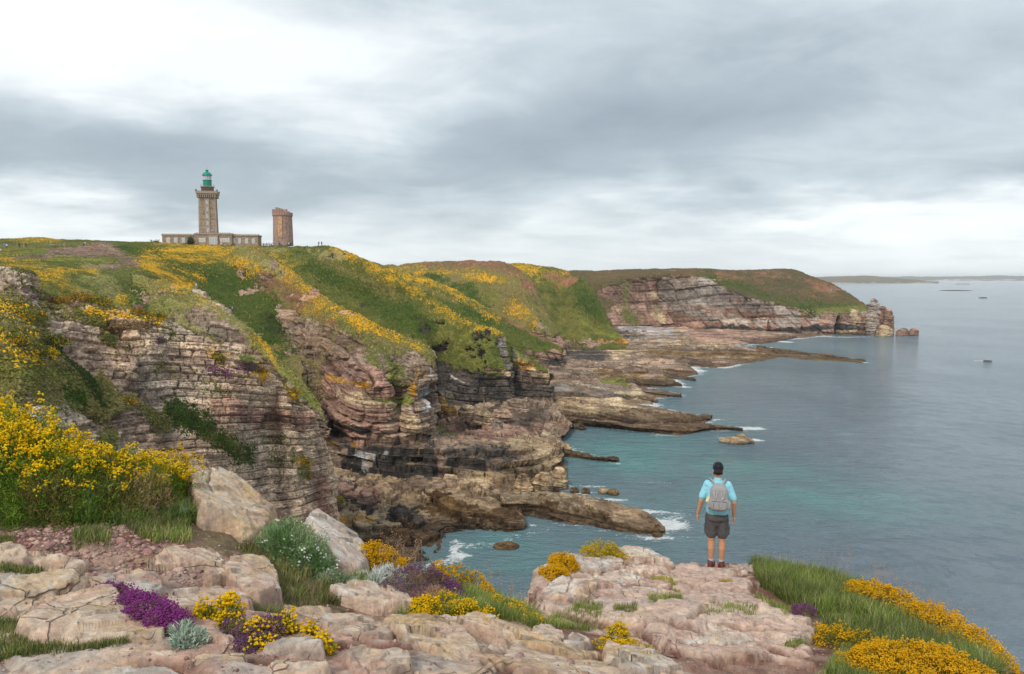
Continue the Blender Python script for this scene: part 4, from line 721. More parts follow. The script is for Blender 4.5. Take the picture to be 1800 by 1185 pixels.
def foreground():
    gx = np.arange(-330, 2060, 2.3); gd = np.geomspace(1.6, 14.6, 420)
    X, D = np.meshgrid((gx - 900) / FPX, gd); x = X * D * 1.02; y = D
    x = x.reshape(-1); y = y.reshape(-1); n = len(x); p3 = np.stack([x, y, 0 * x], 1)
    ins = in_poly(x, y, EP); de = seg_dist(x, y, EP + [EP[0]]); sd = np.where(ins, de, -de)
    sd = sd + .10 * fbm(p3, 1.1, 3, 80) + .04 * fbm(p3, 4, 2, 81)
    z = gz0(x, y)
    V = np.stack([x, y, z], 1); px, py = proj(V)
    def mask(polys, soft=0.5, k=0.0):
        m = np.full(n, -1.0)
        for pts in polys:
            ii = in_poly(px, py, pts); dd = seg_dist(px, py, list(pts) + [pts[0]]) / 30.0
            m = np.maximum(m, np.where(ii, dd, -dd).clip(-1, 1))
        return m + soft * (1.3 * fbm(p3, 1.6, 4, 82, .6) + .7 * fbm(p3, 7, 3, 83, .6)) + k
    ledge_m = mask([[(930, 1010), (1000, 1000), (1180, 985), (1320, 985), (1325, 1040), (1410, 1095), (1440, 1150), (1420, 1200), (1180, 1200), (1110, 1150), (1060, 1115), (945, 1085)]], 1.0, .15)
    left_m = mask([[(-300, 990), (200, 960), (420, 985), (560, 1070), (900, 1085), (1040, 1140), (1200, 1200), (-300, 1200)]], 1.0, -.05)
    # jointed plates: two sizes of polygonal slab, each with its own height and tilt
    q = np.stack([x * .9 + y * .25, y * 1.0 - x * .1], 1) + .25 * np.stack([fbm(p3, .9, 3, 84), fbm(p3, .9, 3, 85)], 1)
    i1, f1, e1 = voro(q * np.array([.75, .95]), 3); i2, f2, e2 = voro(q * np.array([2.3, 3.2]), 4)
    plate = .13 * (i1 - .5) + .045 * (i2 - .5) - .10 * (1 - sst(e1, 0, .09)) - .03 * (1 - sst(e2, 0, .09)) * sst(i2, .2, .6)
    ter = fbm(p3, .55, 4, 86) * 5; plate += .055 * (np.floor(ter) + sst(ter - np.floor(ter), .80, 1.0)) * .8
    plate = plate + facet(q * np.array([1.3, 1.6]), .034, 9) + facet(q * np.array([5.5, 7]), .009, 10)
    rough = .028 * fbm(p3, 2.6, 5, 87, .6) + .012 * (ridged(p3, 5.5, 3, 88) - .6)
    rock = np.clip(sst(np.maximum(ledge_m, left_m), -.12, .22), 0, 1)
    soil = .03 * fbm(p3, 1.4, 4, 89) + .012 * fbm(p3, 14, 3, 90, .7) - .02
    lf = 1 - .62 * (1 - sst(px, 900, 1150)) * sst(sd, 0, .3); plate = (plate - plate[ins].mean()) * lf
    dz = rock * (plate + rough) + (1 - rock) * soil
    z = z + dz * sst(np.abs(sd), 0, .05) 
    cl = np.maximum(-sd, 0)                                   # the drop to the sea, in beds
    stp = cl * 3.2 + .5 * fbm(np.stack([x, y, z], 1), .8, 3, 91) * sst(cl, 0, .5)
    z = z - np.floor(stp / .35) * .35 * .8 - .2 * stp - .05 * sst(cl, 0, .08)
    V = np.stack([x, y, z], 1); p3 = V * np.array([1, 1, 1.6])
    pink = fbm(p3, .7, 4, 92, .6); gr = fbm(p3, 1.9, 4, 93, .6); fine = fbm(p3, 9, 4, 94, .65)
    cream, pk, gy, oc = np.array([.62, .475, .36]), np.array([.50, .315, .245]), np.array([.47, .41, .36]), np.array([.56, .37, .20])
    c = cream + (pk - cream) * sst(pink, -.25, .2)[:, None]
    c = c + (gy - c) * (.75 * sst(gr, .02, .28))[:, None]; c = c + (oc - c) * (.5 * sst(-gr - .3 * pink, .1, .35) * (px < 1150))[:, None]
    onl = sst(ledge_m, 0, .4)[:, None]; c = c * (1 - .55 * onl) + (np.array([.60, .445, .36]) * (1 + .25 * fine[:, None]) ) * .55 * onl
    c = c * (1 + .18 * (i1[:, None] - .5) + .22 * fine[:, None])
    so = np.array([.20, .095, .068]) * (1 + .5 * fine[:, None] + .3 * gr[:, None])
    brown = np.array([.17, .125, .07]) * (1 + .5 * fine[:, None])
    tf = mask([[(1320, 985), (1420, 1000), (1600, 1080), (1760, 1200), (1560, 1200), (1480, 1120), (1400, 1060)], [(560, 1000), (700, 1000), (900, 1040), (950, 1090), (850, 1080), (680, 1060)], [(0, 800), (380, 800), (300, 900), (0, 905)]], .6, .1)
    br = mask([[(330, 900), (560, 940), (640, 1040), (600, 1080), (480, 1060), (440, 990), (330, 950)]], .8, .1)
    sand = so + (np.array([.30, .19, .14]) - so) * sst(fbm(p3, 3, 4, 95, .6), -.1, .25)[:, None]
    so = sand + (brown - sand) * sst(br, 0, .3)[:, None]; so = so + (np.array([.10, .11, .03]) - so) * sst(tf, 0, .3)[:, None]
    cr_ = np.maximum(1 - sst(e1, 0.02, .11), .8 * (1 - sst(e2, 0.01, .09)) * sst(i2, .3, .6))
    cov = np.clip(rock * (1 - cr_ * sst(fbm(p3, 2.2, 3, 96), -.2, .2)) , 0, 1)
    lowp = sst(-dz - .02, 0, .05) * rock; cov = cov * (1 - .75 * lowp)
    col = c * cov[:, None] + so * (1 - cov[:, None])
    cliffc = np.array([.30, .20, .165]) * (1 + .4 * fine[:, None]); k_ = sst(cl, .3, .9)[:, None]; col = col * (1 - k_) + cliffc * k_
    F = gridF(420, len(gx)); keep = cl[F].min(1) < 5.0; used = np.unique(F[keep]); mp = np.zeros(n, int); mp[used] = np.arange(len(used))
    mk('ground', V[used], mp[F[keep]][:, ::-1], col[used], M_SLAB, smooth=True, kind='structure')
    return V, rock, cov, sd, px, py
GV, GROCK, GCOV, GSD, GPX, GPY = foreground()
GY = np.log(GV[:, 1] / 1.6); 
def gz(x, y):
    """height of the built ground (nearest grid vertex)"""
    x = np.asarray(x, float); y = np.clip(np.asarray(y, float), 1.61, 14.5)
    nc = len(np.arange(-330, 2060, 2.3)); i = np.clip(np.rint(np.log(y / 1.6) / math.log(14.6 / 1.6) * 419), 0, 419).astype(int)
    j = np.clip(np.rint((x / 1.02 / y * FPX + 900 + 330) / 2.3), 0, nc - 1).astype(int)
    return GV[i * nc + j, 2]
def chaikin(p, k=1):
    p = np.array(p, float)
    for _ in range(k):
        q = np.roll(p, -1, 0); p = np.stack([p * .75 + q * .25, p * .25 + q * .75], 1).reshape(-1, 2)
    return p
CR, PK, GYc, OC, WH = (.64, .49, .37), (.53, .345, .27), (.48, .42, .365), (.62, .43, .24), (.66, .575, .49)
def slab(pts, h, label, c1=CR, c2=GYc, seed=0, cracks=0, name='rock_slab', cat='rock', tilt=(0, 0), edge=.045, facets=4, strat=0.0, lift=1.0):
    ys = [p[1] for p in pts]; y0, y1 = min(ys), max(ys)
    w = []; h = min(h * .55, .06 + h * .17) if name != 'boulder' else h * .5
    for (a, b) in pts:
        t = (y1 - b) / (y1 - y0 + 1e-6); w.append(hit(a, b, h * t * lift)[:2])
    poly = chaikin(w, 1); c = poly.mean(0); poly = c + (poly - c) * (1.10 if name != 'boulder' else 1.04); dist = math.hypot(*c)
    cell = max(.006, 1.15 * dist / FPX); lo, hi = poly.min(0) - .03, poly.max(0) + .03
    nx, ny = [int(min(240, max(8, (hi[i] - lo[i]) / cell))) for i in (0, 1)]
    X, Y = np.meshgrid(np.linspace(lo[0], hi[0], nx), np.linspace(lo[1], hi[1], ny)); x, y = X.reshape(-1), Y.reshape(-1)
    p3 = np.stack([x, y, 0 * x + seed * 3.7], 1)
    ins = in_poly(x, y, [tuple(q) for q in poly]); de = seg_dist(x, y, [tuple(q) for q in poly] + [tuple(poly[0])])
    sd = np.where(ins, de, -de) + .018 * fbm(p3, 6, 3, 100 + seed) + .01 * fbm(p3, 22, 2, 101)
    r = np.random.default_rng(seed + 500); rad = max(hi - lo) / 2
    top = np.full(len(x), h)
    for k in range(facets):
        a = r.uniform(0, 6.28); s_ = r.uniform(.10, .75); off = r.uniform(.45, .95) * rad
        top = np.minimum(top, h + .3 * max(-tilt[0], 0) * rad - s_ * ((x - c[0]) * math.cos(a) + (y - c[1]) * math.sin(a) - off))
    top = top + tilt[0] * (x - c[0]) + tilt[1] * (y - c[1])
    edge = edge * .5; bodyf = sst(sd, -edge * .2, edge * (1 + .8 * fbm(p3, 5, 2, 102)))
    ed = .011 * fbm(p3, 3.0, 5, 103 + seed, .6) + .020 * (ridged(p3, 6, 4, 104) - .6) + .06 * rad * fbm(p3, 1.2 / rad, 3, 109 + seed)
    ed = ed + facet(np.stack([x, y], 1) / (rad * .55) + seed, .085 * rad, seed) + facet(np.stack([x, y], 1) / .10 + seed, .012, seed + 1)
    if strat: tt = top / strat + .8 * fbm(p3, 1.5, 3, 108); ed += strat * .35 * (sst(tt - np.floor(tt), .75, 1) - .5)
    g = gz0(x, y)
    z = g + (top + ed) * bodyf ** .6
    if cracks:
        q = np.stack([x, y], 1) * cracks + .12 * np.stack([fbm(p3, 3, 3, 105), fbm(p3, 3, 3, 106)], 1) + seed
        iv, _, e = voro(q, seed); z = z - .035 * (1 - sst(e, 0, .05)) + .018 * (iv - .5)
        crk = 1 - sst(e, 0, .045)
    else: crk = np.zeros(len(x))
    z = np.where(sd < -.004, g - .10, z)
    V = np.stack([x, y, z], 1); p3 = V * np.array([1, 1, 2.2]) + seed * 3.7
    c1, c2 = np.array(c1), np.array(c2); m1 = fbm(p3, 1.8, 4, 110 + seed, .6); m2 = fbm(p3, 5.5, 5, 111 + seed, .65); m3 = fbm(p3, 2.6, 4, 112 + seed, .6)
    col = c1 + (c2 - c1) * sst(m1 + .4 * m2, -.12, .25)[:, None]
    col = col + (np.array(OC) - col) * (.55 * sst(m3, .12, .32))[:, None]; col = col + (np.array(PK) - col) * (.6 * sst(-m3 + .3 * m2, .10, .34))[:, None]
    lic = sst(m2 + .5 * m3, .22, .34)[:, None]; col = col + (np.array([.62, .59, .54]) - col) * .45 * lic
    dk = sst(-m2 + .4 * m1, .20, .33)[:, None]; col = col + (np.array([.24, .20, .18]) - col) * .5 * dk
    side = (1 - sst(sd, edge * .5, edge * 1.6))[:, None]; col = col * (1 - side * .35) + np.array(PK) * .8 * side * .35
    col = col * (1 - .45 * crk[:, None]) * (1 + .16 * m2[:, None])
    F = gridF(ny, nx); keep = (sd[F].max(1) > -.02); used = np.unique(F[keep]); mp = np.zeros(len(x), int); mp[used] = np.arange(len(used))
    return mk(name, V[used], mp[F[keep]][:, ::-1], col[used], M_SLAB, smooth=True, label=label, category=cat)
SL = slab
SL([(-40,1014),(0,1012),(67,1000),(133,997),(152,1005),(160,1018),(117,1034),(33,1054),(-40,1062)], .14, 'long flat slab running out of the photo at the left edge, below the pebbles', CR, GYc, 1, edge=.03, strat=.05)
SL([(163,998),(233,993),(267,1006),(285,1032),(282,1050),(247,1062),(225,1048),(197,1034),(158,1020)], .13, 'grey topped block just above the magenta heather', GYc, PK, 2, edge=.03)
SL([(30,1065),(100,1042),(197,1032),(213,1056),(233,1096),(283,1116),(292,1134),(233,1147),(100,1150),(43,1134),(37,1085)], .21, 'largest cream slab with a steep side, left of the magenta heather', CR, OC, 3, edge=.05, strat=.07, facets=3)
SL([(-30,1060),(0,1060),(30,1063),(33,1094),(0,1098),(-30,1098)], .15, 'small block against the left edge beside the largest slab', CR, GYc, 4)
SL([(42,1113),(90,1113),(95,1143),(48,1140)], .10, 'small rounded stone under the front of the largest slab', CR, CR, 5, name='stone', cat='stone')
SL([(15,1176),(83,1163),(200,1156),(300,1176),(330,1205),(10,1205)], .10, 'pale broad slab at the bottom edge below the mossy hollow', GYc, CR, 6)
SL([(392,1006),(402,982),(433,974),(467,981),(485,1010),(491,1056),(443,1070),(412,1034)], .24, 'tall pinkish block with a sheer front face and a dark split', CR, PK, 7, edge=.028, facets=2)
SL([(366,1008),(405,996),(418,1028),(380,1032),(358,1024)], .15, 'narrow block split from the tall pinkish one', PK, CR, 37, edge=.025)
SL([(285,1060),(330,1040),(377,1028),(430,1036),(445,1084),(407,1100),(320,1094)], .13, 'wide slab crossed by branching cracks', CR, PK, 8, cracks=2.6, edge=.03, facets=2)
SL([(262,985),(283,965),(333,955),(369,970),(395,982),(402,1000),(333,988)], .09, 'low pale slab along the upper edge of the pebble bed', CR, OC, 9, edge=.03, strat=.04)
SL([(-30,955),(30,955),(50,980),(35,997),(-30,999)], .10, 'rounded cream slab at the left edge by the red gravel', CR, PK, 10)
SL([(318,1098),(372,1100),(400,1122),(432,1148),(367,1154),(333,1120)], .12, 'sloping pinkish slab left of the violet and yellow flowers', CR, PK, 11)
SL([(330,1168),(367,1147),(428,1151),(430,1172),(367,1184)], .09, 'flat stone below the violet and yellow flowers', CR, GYc, 12)
SL([(448,1154),(500,1130),(535,1116),(569,1150),(563,1162)], .15, 'pale triangular stone with a crest, right of the violet flowers', GYc, WH, 13, facets=5)
SL([(468,1176),(490,1158),(567,1158),(584,1184),(520,1200)], .10, 'rounded stone in front of the pale triangular one', CR, GYc, 14)
SL([(225,1150),(273,1140),(315,1150),(322,1174),(287,1174),(238,1164)], .09, 'low cracked stone under the grey leaved plants', CR, PK, 15, cracks=3.2)
SL([(329,850),(331,829),(358,827),(381,847),(425,857),(466,874),(488,896),(480,915),(474,946),(418,952),(413,934),(388,922),(352,918),(344,888)], .40, 'large orange cream boulder at the end of the gorse bank', (.60, .46, .34), OC, 16, name='boulder', cat='boulder', edge=.10, facets=6, lift=.8, cracks=1.3, tilt=(-.20, 0))
SL([(528,920),(567,913),(597,926),(627,946),(645,972),(647,1000),(633,1020),(600,1008),(577,992),(550,960)], .36, 'big pale grey boulder behind the white flowered plant', WH, GYc, 17, name='boulder', cat='boulder', edge=.08, facets=6, lift=.8, tilt=(-.2, 0))
SL([(581,1026),(633,1018),(687,1027),(713,1050),(729,1077),(660,1076),(620,1060),(598,1046)], .20, 'rounded cream rock between the grey boulder and the heather mound', CR, WH, 18, edge=.06)
SL([(551,1084),(600,1080),(660,1084),(689,1118),(682,1134),(600,1127),(565,1094)], .15, 'long grey brown slab in the middle of the bottom rocks', CR, GYc, 19, edge=.04)
SL([(605,1140),(643,1128),(707,1137),(722,1172),(719,1198),(620,1200)], .12, 'rounded slab at the bottom edge beside the red soil', CR, PK, 20, edge=.04)
SL([(665,1084),(733,1074),(800,1087),(815,1112),(835,1132),(845,1160),(793,1170),(757,1142),(700,1120)], .15, 'broad broken slab below the yellow gorse mound', CR, OC, 21, edge=.04, cracks=2.2, strat=.05)
SL([(781,1086),(867,1084),(935,1110),(969,1143),(1035,1150),(1049,1160),(1000,1162),(917,1136),(890,1118),(833,1104)], .13, 'long narrow rib of rock descending to the right', CR, OC, 22, edge=.035, strat=.04)
SL([(841,1160),(855,1145),(883,1117),(899,1132),(885,1147),(860,1158)], .07, 'small wedge of cream rock lying in the red soil', CR, CR, 23, name='stone', cat='stone')
SL([(931,1107),(967,1097),(992,1118),(992,1134),(958,1130)], .12, 'rounded cream stone beside the pale grey capped one', CR, CR, 24, name='stone', cat='stone')
SL([(988,1128),(1013,1110),(1042,1132),(1032,1148),(993,1144)], .14, 'pale grey capped stone above the end of the long rib', WH, GYc, 25, name='stone', cat='stone')
SL([(1062,1142),(1100,1133),(1150,1158),(1210,1190),(1100,1196),(1070,1165)], .14, 'whitish slab at the bottom edge below the small gorse clump', WH, OC, 26)
SL([(730,1178),(800,1172),(867,1176),(870,1202),(730,1202)], .07, 'thin cream slab cut by the bottom edge of the photo', CR, OC, 27)
SL([(905,1178),(960,1162),(1040,1172),(1080,1202),(900,1204)], .08, 'gravel strewn slab at the bottom centre right', PK, CR, 28)
SL([(120,1000),(60,985),(20,975),(60,970),(130,982),(160,992)], .06, 'low flat stone half buried in the red gravel', CR, PK, 29)
SL([(600,1100),(575,1070),(500,1062),(498,1080),(560,1100)], .08, 'flat stone on the brown path between the two grass tufts', CR, PK, 30)
SL([(995,1008),(997,980),(1020,974),(1060,980),(1103,1000),(1070,1010)], .42, 'grey rock with a steep side at the far left of the ledge', GYc, WH, 31, edge=.06, lift=.8)
SL([(1085,985),(1092,960),(1133,960),(1158,984),(1192,998),(1130,1000)], .30, 'low pale rock on the rim just left of the standing man', WH, PK, 32, edge=.07, lift=.8)
SL([(945,1040),(990,1020),(1100,1012),(1180,1020),(1170,1050),(1050,1048),(990,1058)], .16, 'broad cream plate behind the pink hollow of the ledge', WH, PK, 33, edge=.06, cracks=1.3)
SL([(1310,1000),(1325,990),(1352,990),(1360,1004)], .12, 'pale stone on the rim beside the tall grass', WH, CR, 34, name='stone', cat='stone')
SL([(1200,1120),(1290,1110),(1330,1118),(1300,1135),(1230,1140)], .05, 'thin flat stone in the path in front of the man', WH, PK, 35)
SL([(600,985),(640,1000),(650,1020),(610,1014)], .12, 'small grey stone under the big pale grey boulder', GYc, WH, 36, name='stone', cat='stone')
# pebbles: the big ones one by one, the rest is gravel
def pebble_arrays(C, rad, r, m=7):
    n = len(C); ph = r.uniform(0, 6.28, n)[:, None] + np.arange(m) * 2 * math.pi / m
    rr = rad[:, None] * r.uniform(.75, 1.15, (n, m)); asp = r.uniform(.6, 1, n)[:, None]; th = r.uniform(0, 3.14, n)
    lx, ly = np.cos(ph) * rr, np.sin(ph) * rr * asp; ct, st = np.cos(th)[:, None], np.sin(th)[:, None]
    X, Y = lx * ct - ly * st, lx * st + ly * ct; h = rad * r.uniform(.45, .8, n)
    mk_ = lambda s, zf: np.stack([C[:, 0:1] + X * s, C[:, 1:2] + Y * s, C[:, 2:3] + h[:, None] * (zf + r.uniform(-.08, .08, (n, m)))], -1)
    V = np.concatenate([mk_(.85, -.5), mk_(1.0, .15), mk_(.62, .75), (C + np.stack([0 * h, 0 * h, h * .9], 1))[:, None]], 1); k = 3 * m + 1
    b = np.arange(n)[:, None] * k; F4 = []; F3 = []
    for i in range(m):
        j = (i + 1) % m
        for a in (0, m): F4.append(np.stack([b + a + i, b + a + j, b + a + m + j, b + a + m + i], -1))
        F3.append(np.stack([b + 2 * m + i, b + 2 * m + j, b + 3 * m], -1))
    return V.reshape(-1, 3), [np.concatenate(F4).reshape(-1, 4), np.concatenate(F3).reshape(-1, 3)], k
def px_scatter(polys, n, r):
    """random points of the foreground ground inside pixel polygons"""
    m = np.zeros(len(GPX), bool)
    for p_ in polys: m |= in_poly(GPX, GPY, p_)
    m &= GSD > -.02; idx = np.where(m)[0]; w = GV[idx, 1] ** 1.6; sel = r.choice(idx, n, p=w / w.sum())
    return GV[sel] + r.normal(0, .012, (n, 3)) * np.array([1, 1, 0]), sel
r = np.random.default_rng(5)
PEB = [[(20,930),(60,905),(200,895),(330,905),(330,925),(280,960),(400,985),(380,1025),(300,1010),(250,1000),(150,1000),(50,985)]]
REST = [[(-40,900),(420,900),(640,1040),(930,1100),(1080,1200),(-40,1200)], [(820,1110),(900,1110),(1000,1170),(1060,1200),(860,1200),(760,1160)], [(1050,1110),(1450,1100),(1480,1200),(1150,1200)]]
cA, _ = px_scatter(PEB, 2600, r); cB, _ = px_scatter(REST, 5200, r)
C_ = np.concatenate([cA, cB]); rd_ = np.concatenate([.006 + .020 * r.random(2600) ** 2.5, .003 + .012 * r.random(5200) ** 3])
V_, F_, k_ = pebble_arrays(C_, rd_, r)
pc_ = np.array([[.40, .22, .19], [.52, .36, .29], [.33, .19, .18], [.46, .29, .25]])[r.integers(0, 4, len(C_))] * r.uniform(.8, 1.15, (len(C_), 1))
mk('gravel', V_, F_, np.repeat(pc_, k_, 0), M_SLAB, smooth=True, kind='stuff', label='reddish gravel and pebbles strewn between the slabs', category='gravel')
for i in range(46):
    c, _ = px_scatter(PEB if i < 38 else REST[1:2], 1, r); rad = np.array([r.uniform(.028, .055)])
    V_, F_, k_ = pebble_arrays(np.zeros((1, 3)), rad, r, 10); cc = pc_[r.integers(0, 4000)]
    o = mk('pebble', V_, F_, np.tile(cc, (len(V_), 1)), M_SLAB, smooth=True, label='rounded reddish pebble lying in the gravel bed above the slabs' if i < 38 else 'pinkish pebble lying in the red soil at the bottom of the photo', category='pebble', group='larger pebbles of the gravel bed' if i < 38 else 'pebbles in the red soil')
    o.location = c[0]
# ---------------------------------------------------------------- plants of the foreground
def tri_leaves(B, Dr, L, W, r):
    """one pointed leaf per row: base B, direction Dr, length L, width W"""
    n = len(B); s = np.cross(Dr, r.normal(0, 1, (n, 3))); s /= np.maximum(np.linalg.norm(s, axis=1, keepdims=True), 1e-6); s = s * (W / 2)[:, None]
    V = np.stack([B - s, B + s, B + Dr * L[:, None]], 1).reshape(-1, 3); return V, np.arange(3 * n).reshape(n, 3)
def blobpts(blobs, n, r, shell=.35, upper=-.25):
    w = np.array([b[3] * b[4] for b in blobs]); k = r.choice(len(blobs), n, p=w / w.sum()); Bc = np.array([b[:3] for b in blobs])[k]; R = np.array([[b[3], b[3], b[4]] for b in blobs])[k]
    d = r.normal(0, 1, (n, 3)); d[:, 2] = np.abs(d[:, 2]) * (r.random(n) > .12) + upper * (r.random(n) < .5); d /= np.linalg.norm(d, axis=1, keepdims=True)
    lump = 1 + .48 * fbm(d * 1.0 + Bc, 3.0, 3, 7) + .15 * fbm(d + Bc, 9.0, 2, 8)
    return Bc + d * R * (lump * (1 - shell * r.random(n) ** 1.8))[:, None], d
LEAFN = [0]
def octs(C, s, r):
    n = len(C); o = np.array([[1, 0, 0], [0, 1, 0], [-1, 0, 0], [0, -1, 0], [0, 0, 1.1], [0, 0, -.9]], float)
    V = C[:, None] + o[None] * s[:, None, None] * r.uniform(.7, 1.2, (n, 6, 1)); f = np.array([[0, 1, 4], [1, 2, 4], [2, 3, 4], [3, 0, 4], [1, 0, 5], [2, 1, 5], [3, 2, 5], [0, 3, 5]])
    return V.reshape(-1, 3), (np.arange(n)[:, None, None] * 6 + f[None]).reshape(-1, 3)
def bush(name, label, blobs, nl, leaf, L=.03, W=.004, nf=0, fcol=(.75, .50, .01), fs_=.008, ftop=.0, cat=None, seed=0, fq=.35, clump=6, fbias=0.0, group=None, crisp=.55, zoff=0.0, leaf2=None):
    """blobs: (px, py, radius m, height m); the plant's parts are its foliage and, where it blooms, its flowers"""
    r = np.random.default_rng(seed + 900); B3 = []
    for (a, b, rd, h) in blobs:
        q = hit(a, b); q = np.array([q[0], q[1], float(gz(q[0], q[1])) + zoff]); B3.append((*q, rd, h))
    org = np.array(B3[0][:3]); B3 = [tuple(np.array(b[:3]) - org) + b[3:] for b in B3]
    root = empty(name, org, label=label, category=cat or name.split('_')[-1])
    if group: root['group'] = group
    P0, d = blobpts(B3, nl, r); dr = d * crisp + np.array([0, 0, .35]) + r.normal(0, .45, (nl, 3)); dr /= np.linalg.norm(dr, axis=1, keepdims=True)
    V, F = tri_leaves(P0, dr, L * r.uniform(.6, 1.4, nl), W * r.uniform(.7, 1.3, nl), r)
    pat = sst(fbm(P0, 5.0, 3, seed + 3), -.2, .2)[:, None]; c1 = np.array(leaf); c2 = np.array(leaf2 if leaf2 is not None else np.array(leaf) * np.array([1.7, 1.35, 1.0]))
    c = (c1 * (1 - pat) + c2 * pat) * r.uniform(.65, 1.35, (nl, 1)); mk('foliage', V, F, np.repeat(c, 3, 0), M_LEAF, root, smooth=False)
    if nf:
        Pf, d = blobpts(B3, nf, r, shell=.03, upper=0.0); pick = fbm(Pf, 7.0, 3, seed + 5) + fbias * d[:, 2] + .25 * r.normal(0, 1, nf)
        Pf = Pf[pick > np.quantile(pick, fq)]; n = len(Pf)
        Cc = (Pf[:, None] + r.normal(0, fs_ * 1.6, (n, clump, 3)) + np.array([0, 0, L * .4])).reshape(-1, 3)
        V, F = octs(Cc, fs_ * r.uniform(.6, 1.2, len(Cc)), r); cc = np.array(fcol) * r.uniform(.75, 1.15, (len(Cc), 1)) + r.uniform(0, .05, (len(Cc), 3)) * np.array([0, 1, 0])
        mk('flowers', V, F, np.repeat(cc, 6, 0), M_PETAL, root, smooth=False, kind='stuff')
    return root
def blades(C, L, W, r, lean=.5, wind=(.12, 0, 0)):
    n = len(C); a = r.uniform(0, 6.28, n); ln = r.uniform(.1, 1, n) * lean; D = np.stack([np.cos(a) * ln, np.sin(a) * ln, np.ones(n)], 1) + np.array(wind); D /= np.linalg.norm(D, axis=1, keepdims=True)
    s = np.stack([-np.sin(a), np.cos(a), 0 * a], 1) * (W / 2)[:, None]; m = C + D * (L * .55)[:, None]
    D2 = D + np.stack([np.cos(a) * ln, np.sin(a) * ln, -.25 * np.ones(n)], 1) * .8; D2 /= np.linalg.norm(D2, axis=1, keepdims=True); t = m + D2 * (L * .45)[:, None]
    V = np.stack([C - s, C + s, m - s * .75, m + s * .75, t], 1).reshape(-1, 3); b = np.arange(n)[:, None] * 5
    return V, [np.concatenate([b + np.array([[0, 1, 3, 2]])]), np.concatenate([b + np.array([[2, 3, 4]])])]
def grass(polys, n, L, W, seed, cols=((.16, .24, .04), (.26, .32, .07), (.38, .34, .16)), pc=(.45, .4, .15), lean=.6, label=None, name='grass', clumpy=.5, root=None, cat='grass'):
    r = np.random.default_rng(seed); C, sel = px_scatter(polys, int(n * 1.6), r)
    k = fbm(C, 3.0, 3, seed) + clumpy * .35 * r.normal(0, 1, len(C)); C = C[k > np.quantile(k, 1 - 1 / 1.6)]
    V, F = blades(C, L * r.uniform(.45, 1.25, len(C)), W * r.uniform(.7, 1.3, len(C)), r, lean)
    c = np.array(cols)[r.choice(len(cols), len(C), p=pc)] * r.uniform(.6, 1.3, (len(C), 1)) * (1 + .7 * fbm(C, 2.2, 3, seed + 4, .6))[:, None]; cc = np.repeat(c, 5, 0); 
    kw = dict(kind='stuff', label=label, category=cat) if label else {}
    return mk(name, V, F, cc, M_LEAF, root, smooth=False, **kw)
YEL = (.80, .50, .008); ORA = (.74, .40, .010)
bush('gorse_bush', 'large flowering gorse bank filling the left edge above the pebbles', [(-60, 880, .55, .88), (20, 885, .52, .82), (85, 888, .44, .66), (150, 890, .40, .54), (205, 885, .38, .50), (255, 880, .34, .42), (305, 876, .30, .30), (345, 870, .22, .2), (-140, 880, .6, .85), (30, 900, .45, .7), (110, 902, .42, .55), (180, 900, .36, .45)],
     70000, (.07, .15, .012), L=.045, W=.008, nf=4600, fcol=(.84, .55, .01), fs_=.0105, fbias=5.0, fq=.70, seed=1, clump=10, leaf2=(.17, .26, .03))
bush('dry_shrub', 'dead tan brown twiggy shrub in the lower front of the big gorse bank', [(92, 906, .22, .42), (65, 904, .16, .36)], 6000, (.36, .22, .10), L=.05, W=.004, seed=2, cat='dead shrub', leaf2=(.48, .32, .16))
bush('dry_shrub', 'dry rust tan shrub between the gorse bank and the orange boulder', [(215, 902, .24, .40), (255, 896, .22, .36), (185, 900, .18, .46)], 9000, (.38, .24, .11), L=.05, W=.004, seed=3, cat='dead shrub', leaf2=(.50, .33, .17))
bush('dry_shrub', 'pale dry grassy shrub on top beside the orange boulder', [(370, 862, .16, .22), (395, 868, .14, .2)], 3500, (.45, .32, .18), L=.05, W=.003, seed=4, cat='dead shrub', leaf2=(.55, .42, .25))
bush('gorse_bush', 'deep yellow gorse on the skyline between the bank and the orange boulder', [(300, 862, .22, .42), (335, 860, .18, .34), (365, 866, .10, .2)], 5000, (.09, .12, .02), L=.03, W=.005, nf=700, fcol=YEL, fs_=.008, fbias=.5, seed=5)
bush('wild_flowers', 'small blue scabious flowers in dry stems left of the orange boulder', [(285, 895, .16, .22), (320, 905, .14, .16), (300, 870, .12, .2)], 2600, (.16, .18, .05), L=.05, W=.003, nf=26, fcol=(.24, .22, .62), fs_=.012, clump=3, seed=6, cat='flowers')
bush('sea_campion', 'green cushion with white flowers in front of the grey boulder', [(505, 985, .24, .34), (535, 995, .22, .28), (490, 975, .18, .28), (550, 1005, .15, .18)], 14000, (.12, .22, .07), L=.04, W=.006, nf=90, fcol=(.80, .80, .76), fs_=.012, clump=4, seed=7, cat='flowering plant', leaf2=(.24, .34, .16))
bush('bell_heather', 'bright magenta heather spilling down between the largest slab and the cracked one', [(205, 1052, .07, .08), (220, 1070, .09, .09), (240, 1090, .11, .10), (265, 1105, .10, .10), (292, 1118, .09, .08), (188, 1046, .05, .05), (312, 1122, .06, .06)], 5000, (.08, .12, .03), L=.02, W=.003, nf=1500, fcol=(.30, .030, .26), fs_=.006, clump=6, seed=8, cat='heather')
bush('bell_heather', 'tiny magenta heather sprig on the slab left of the long magenta one', [(163, 1052, .04, .04)], 400, (.08, .12, .03), L=.02, W=.003, nf=120, fcol=(.32, .03, .26), fs_=.006, seed=9, cat='heather')
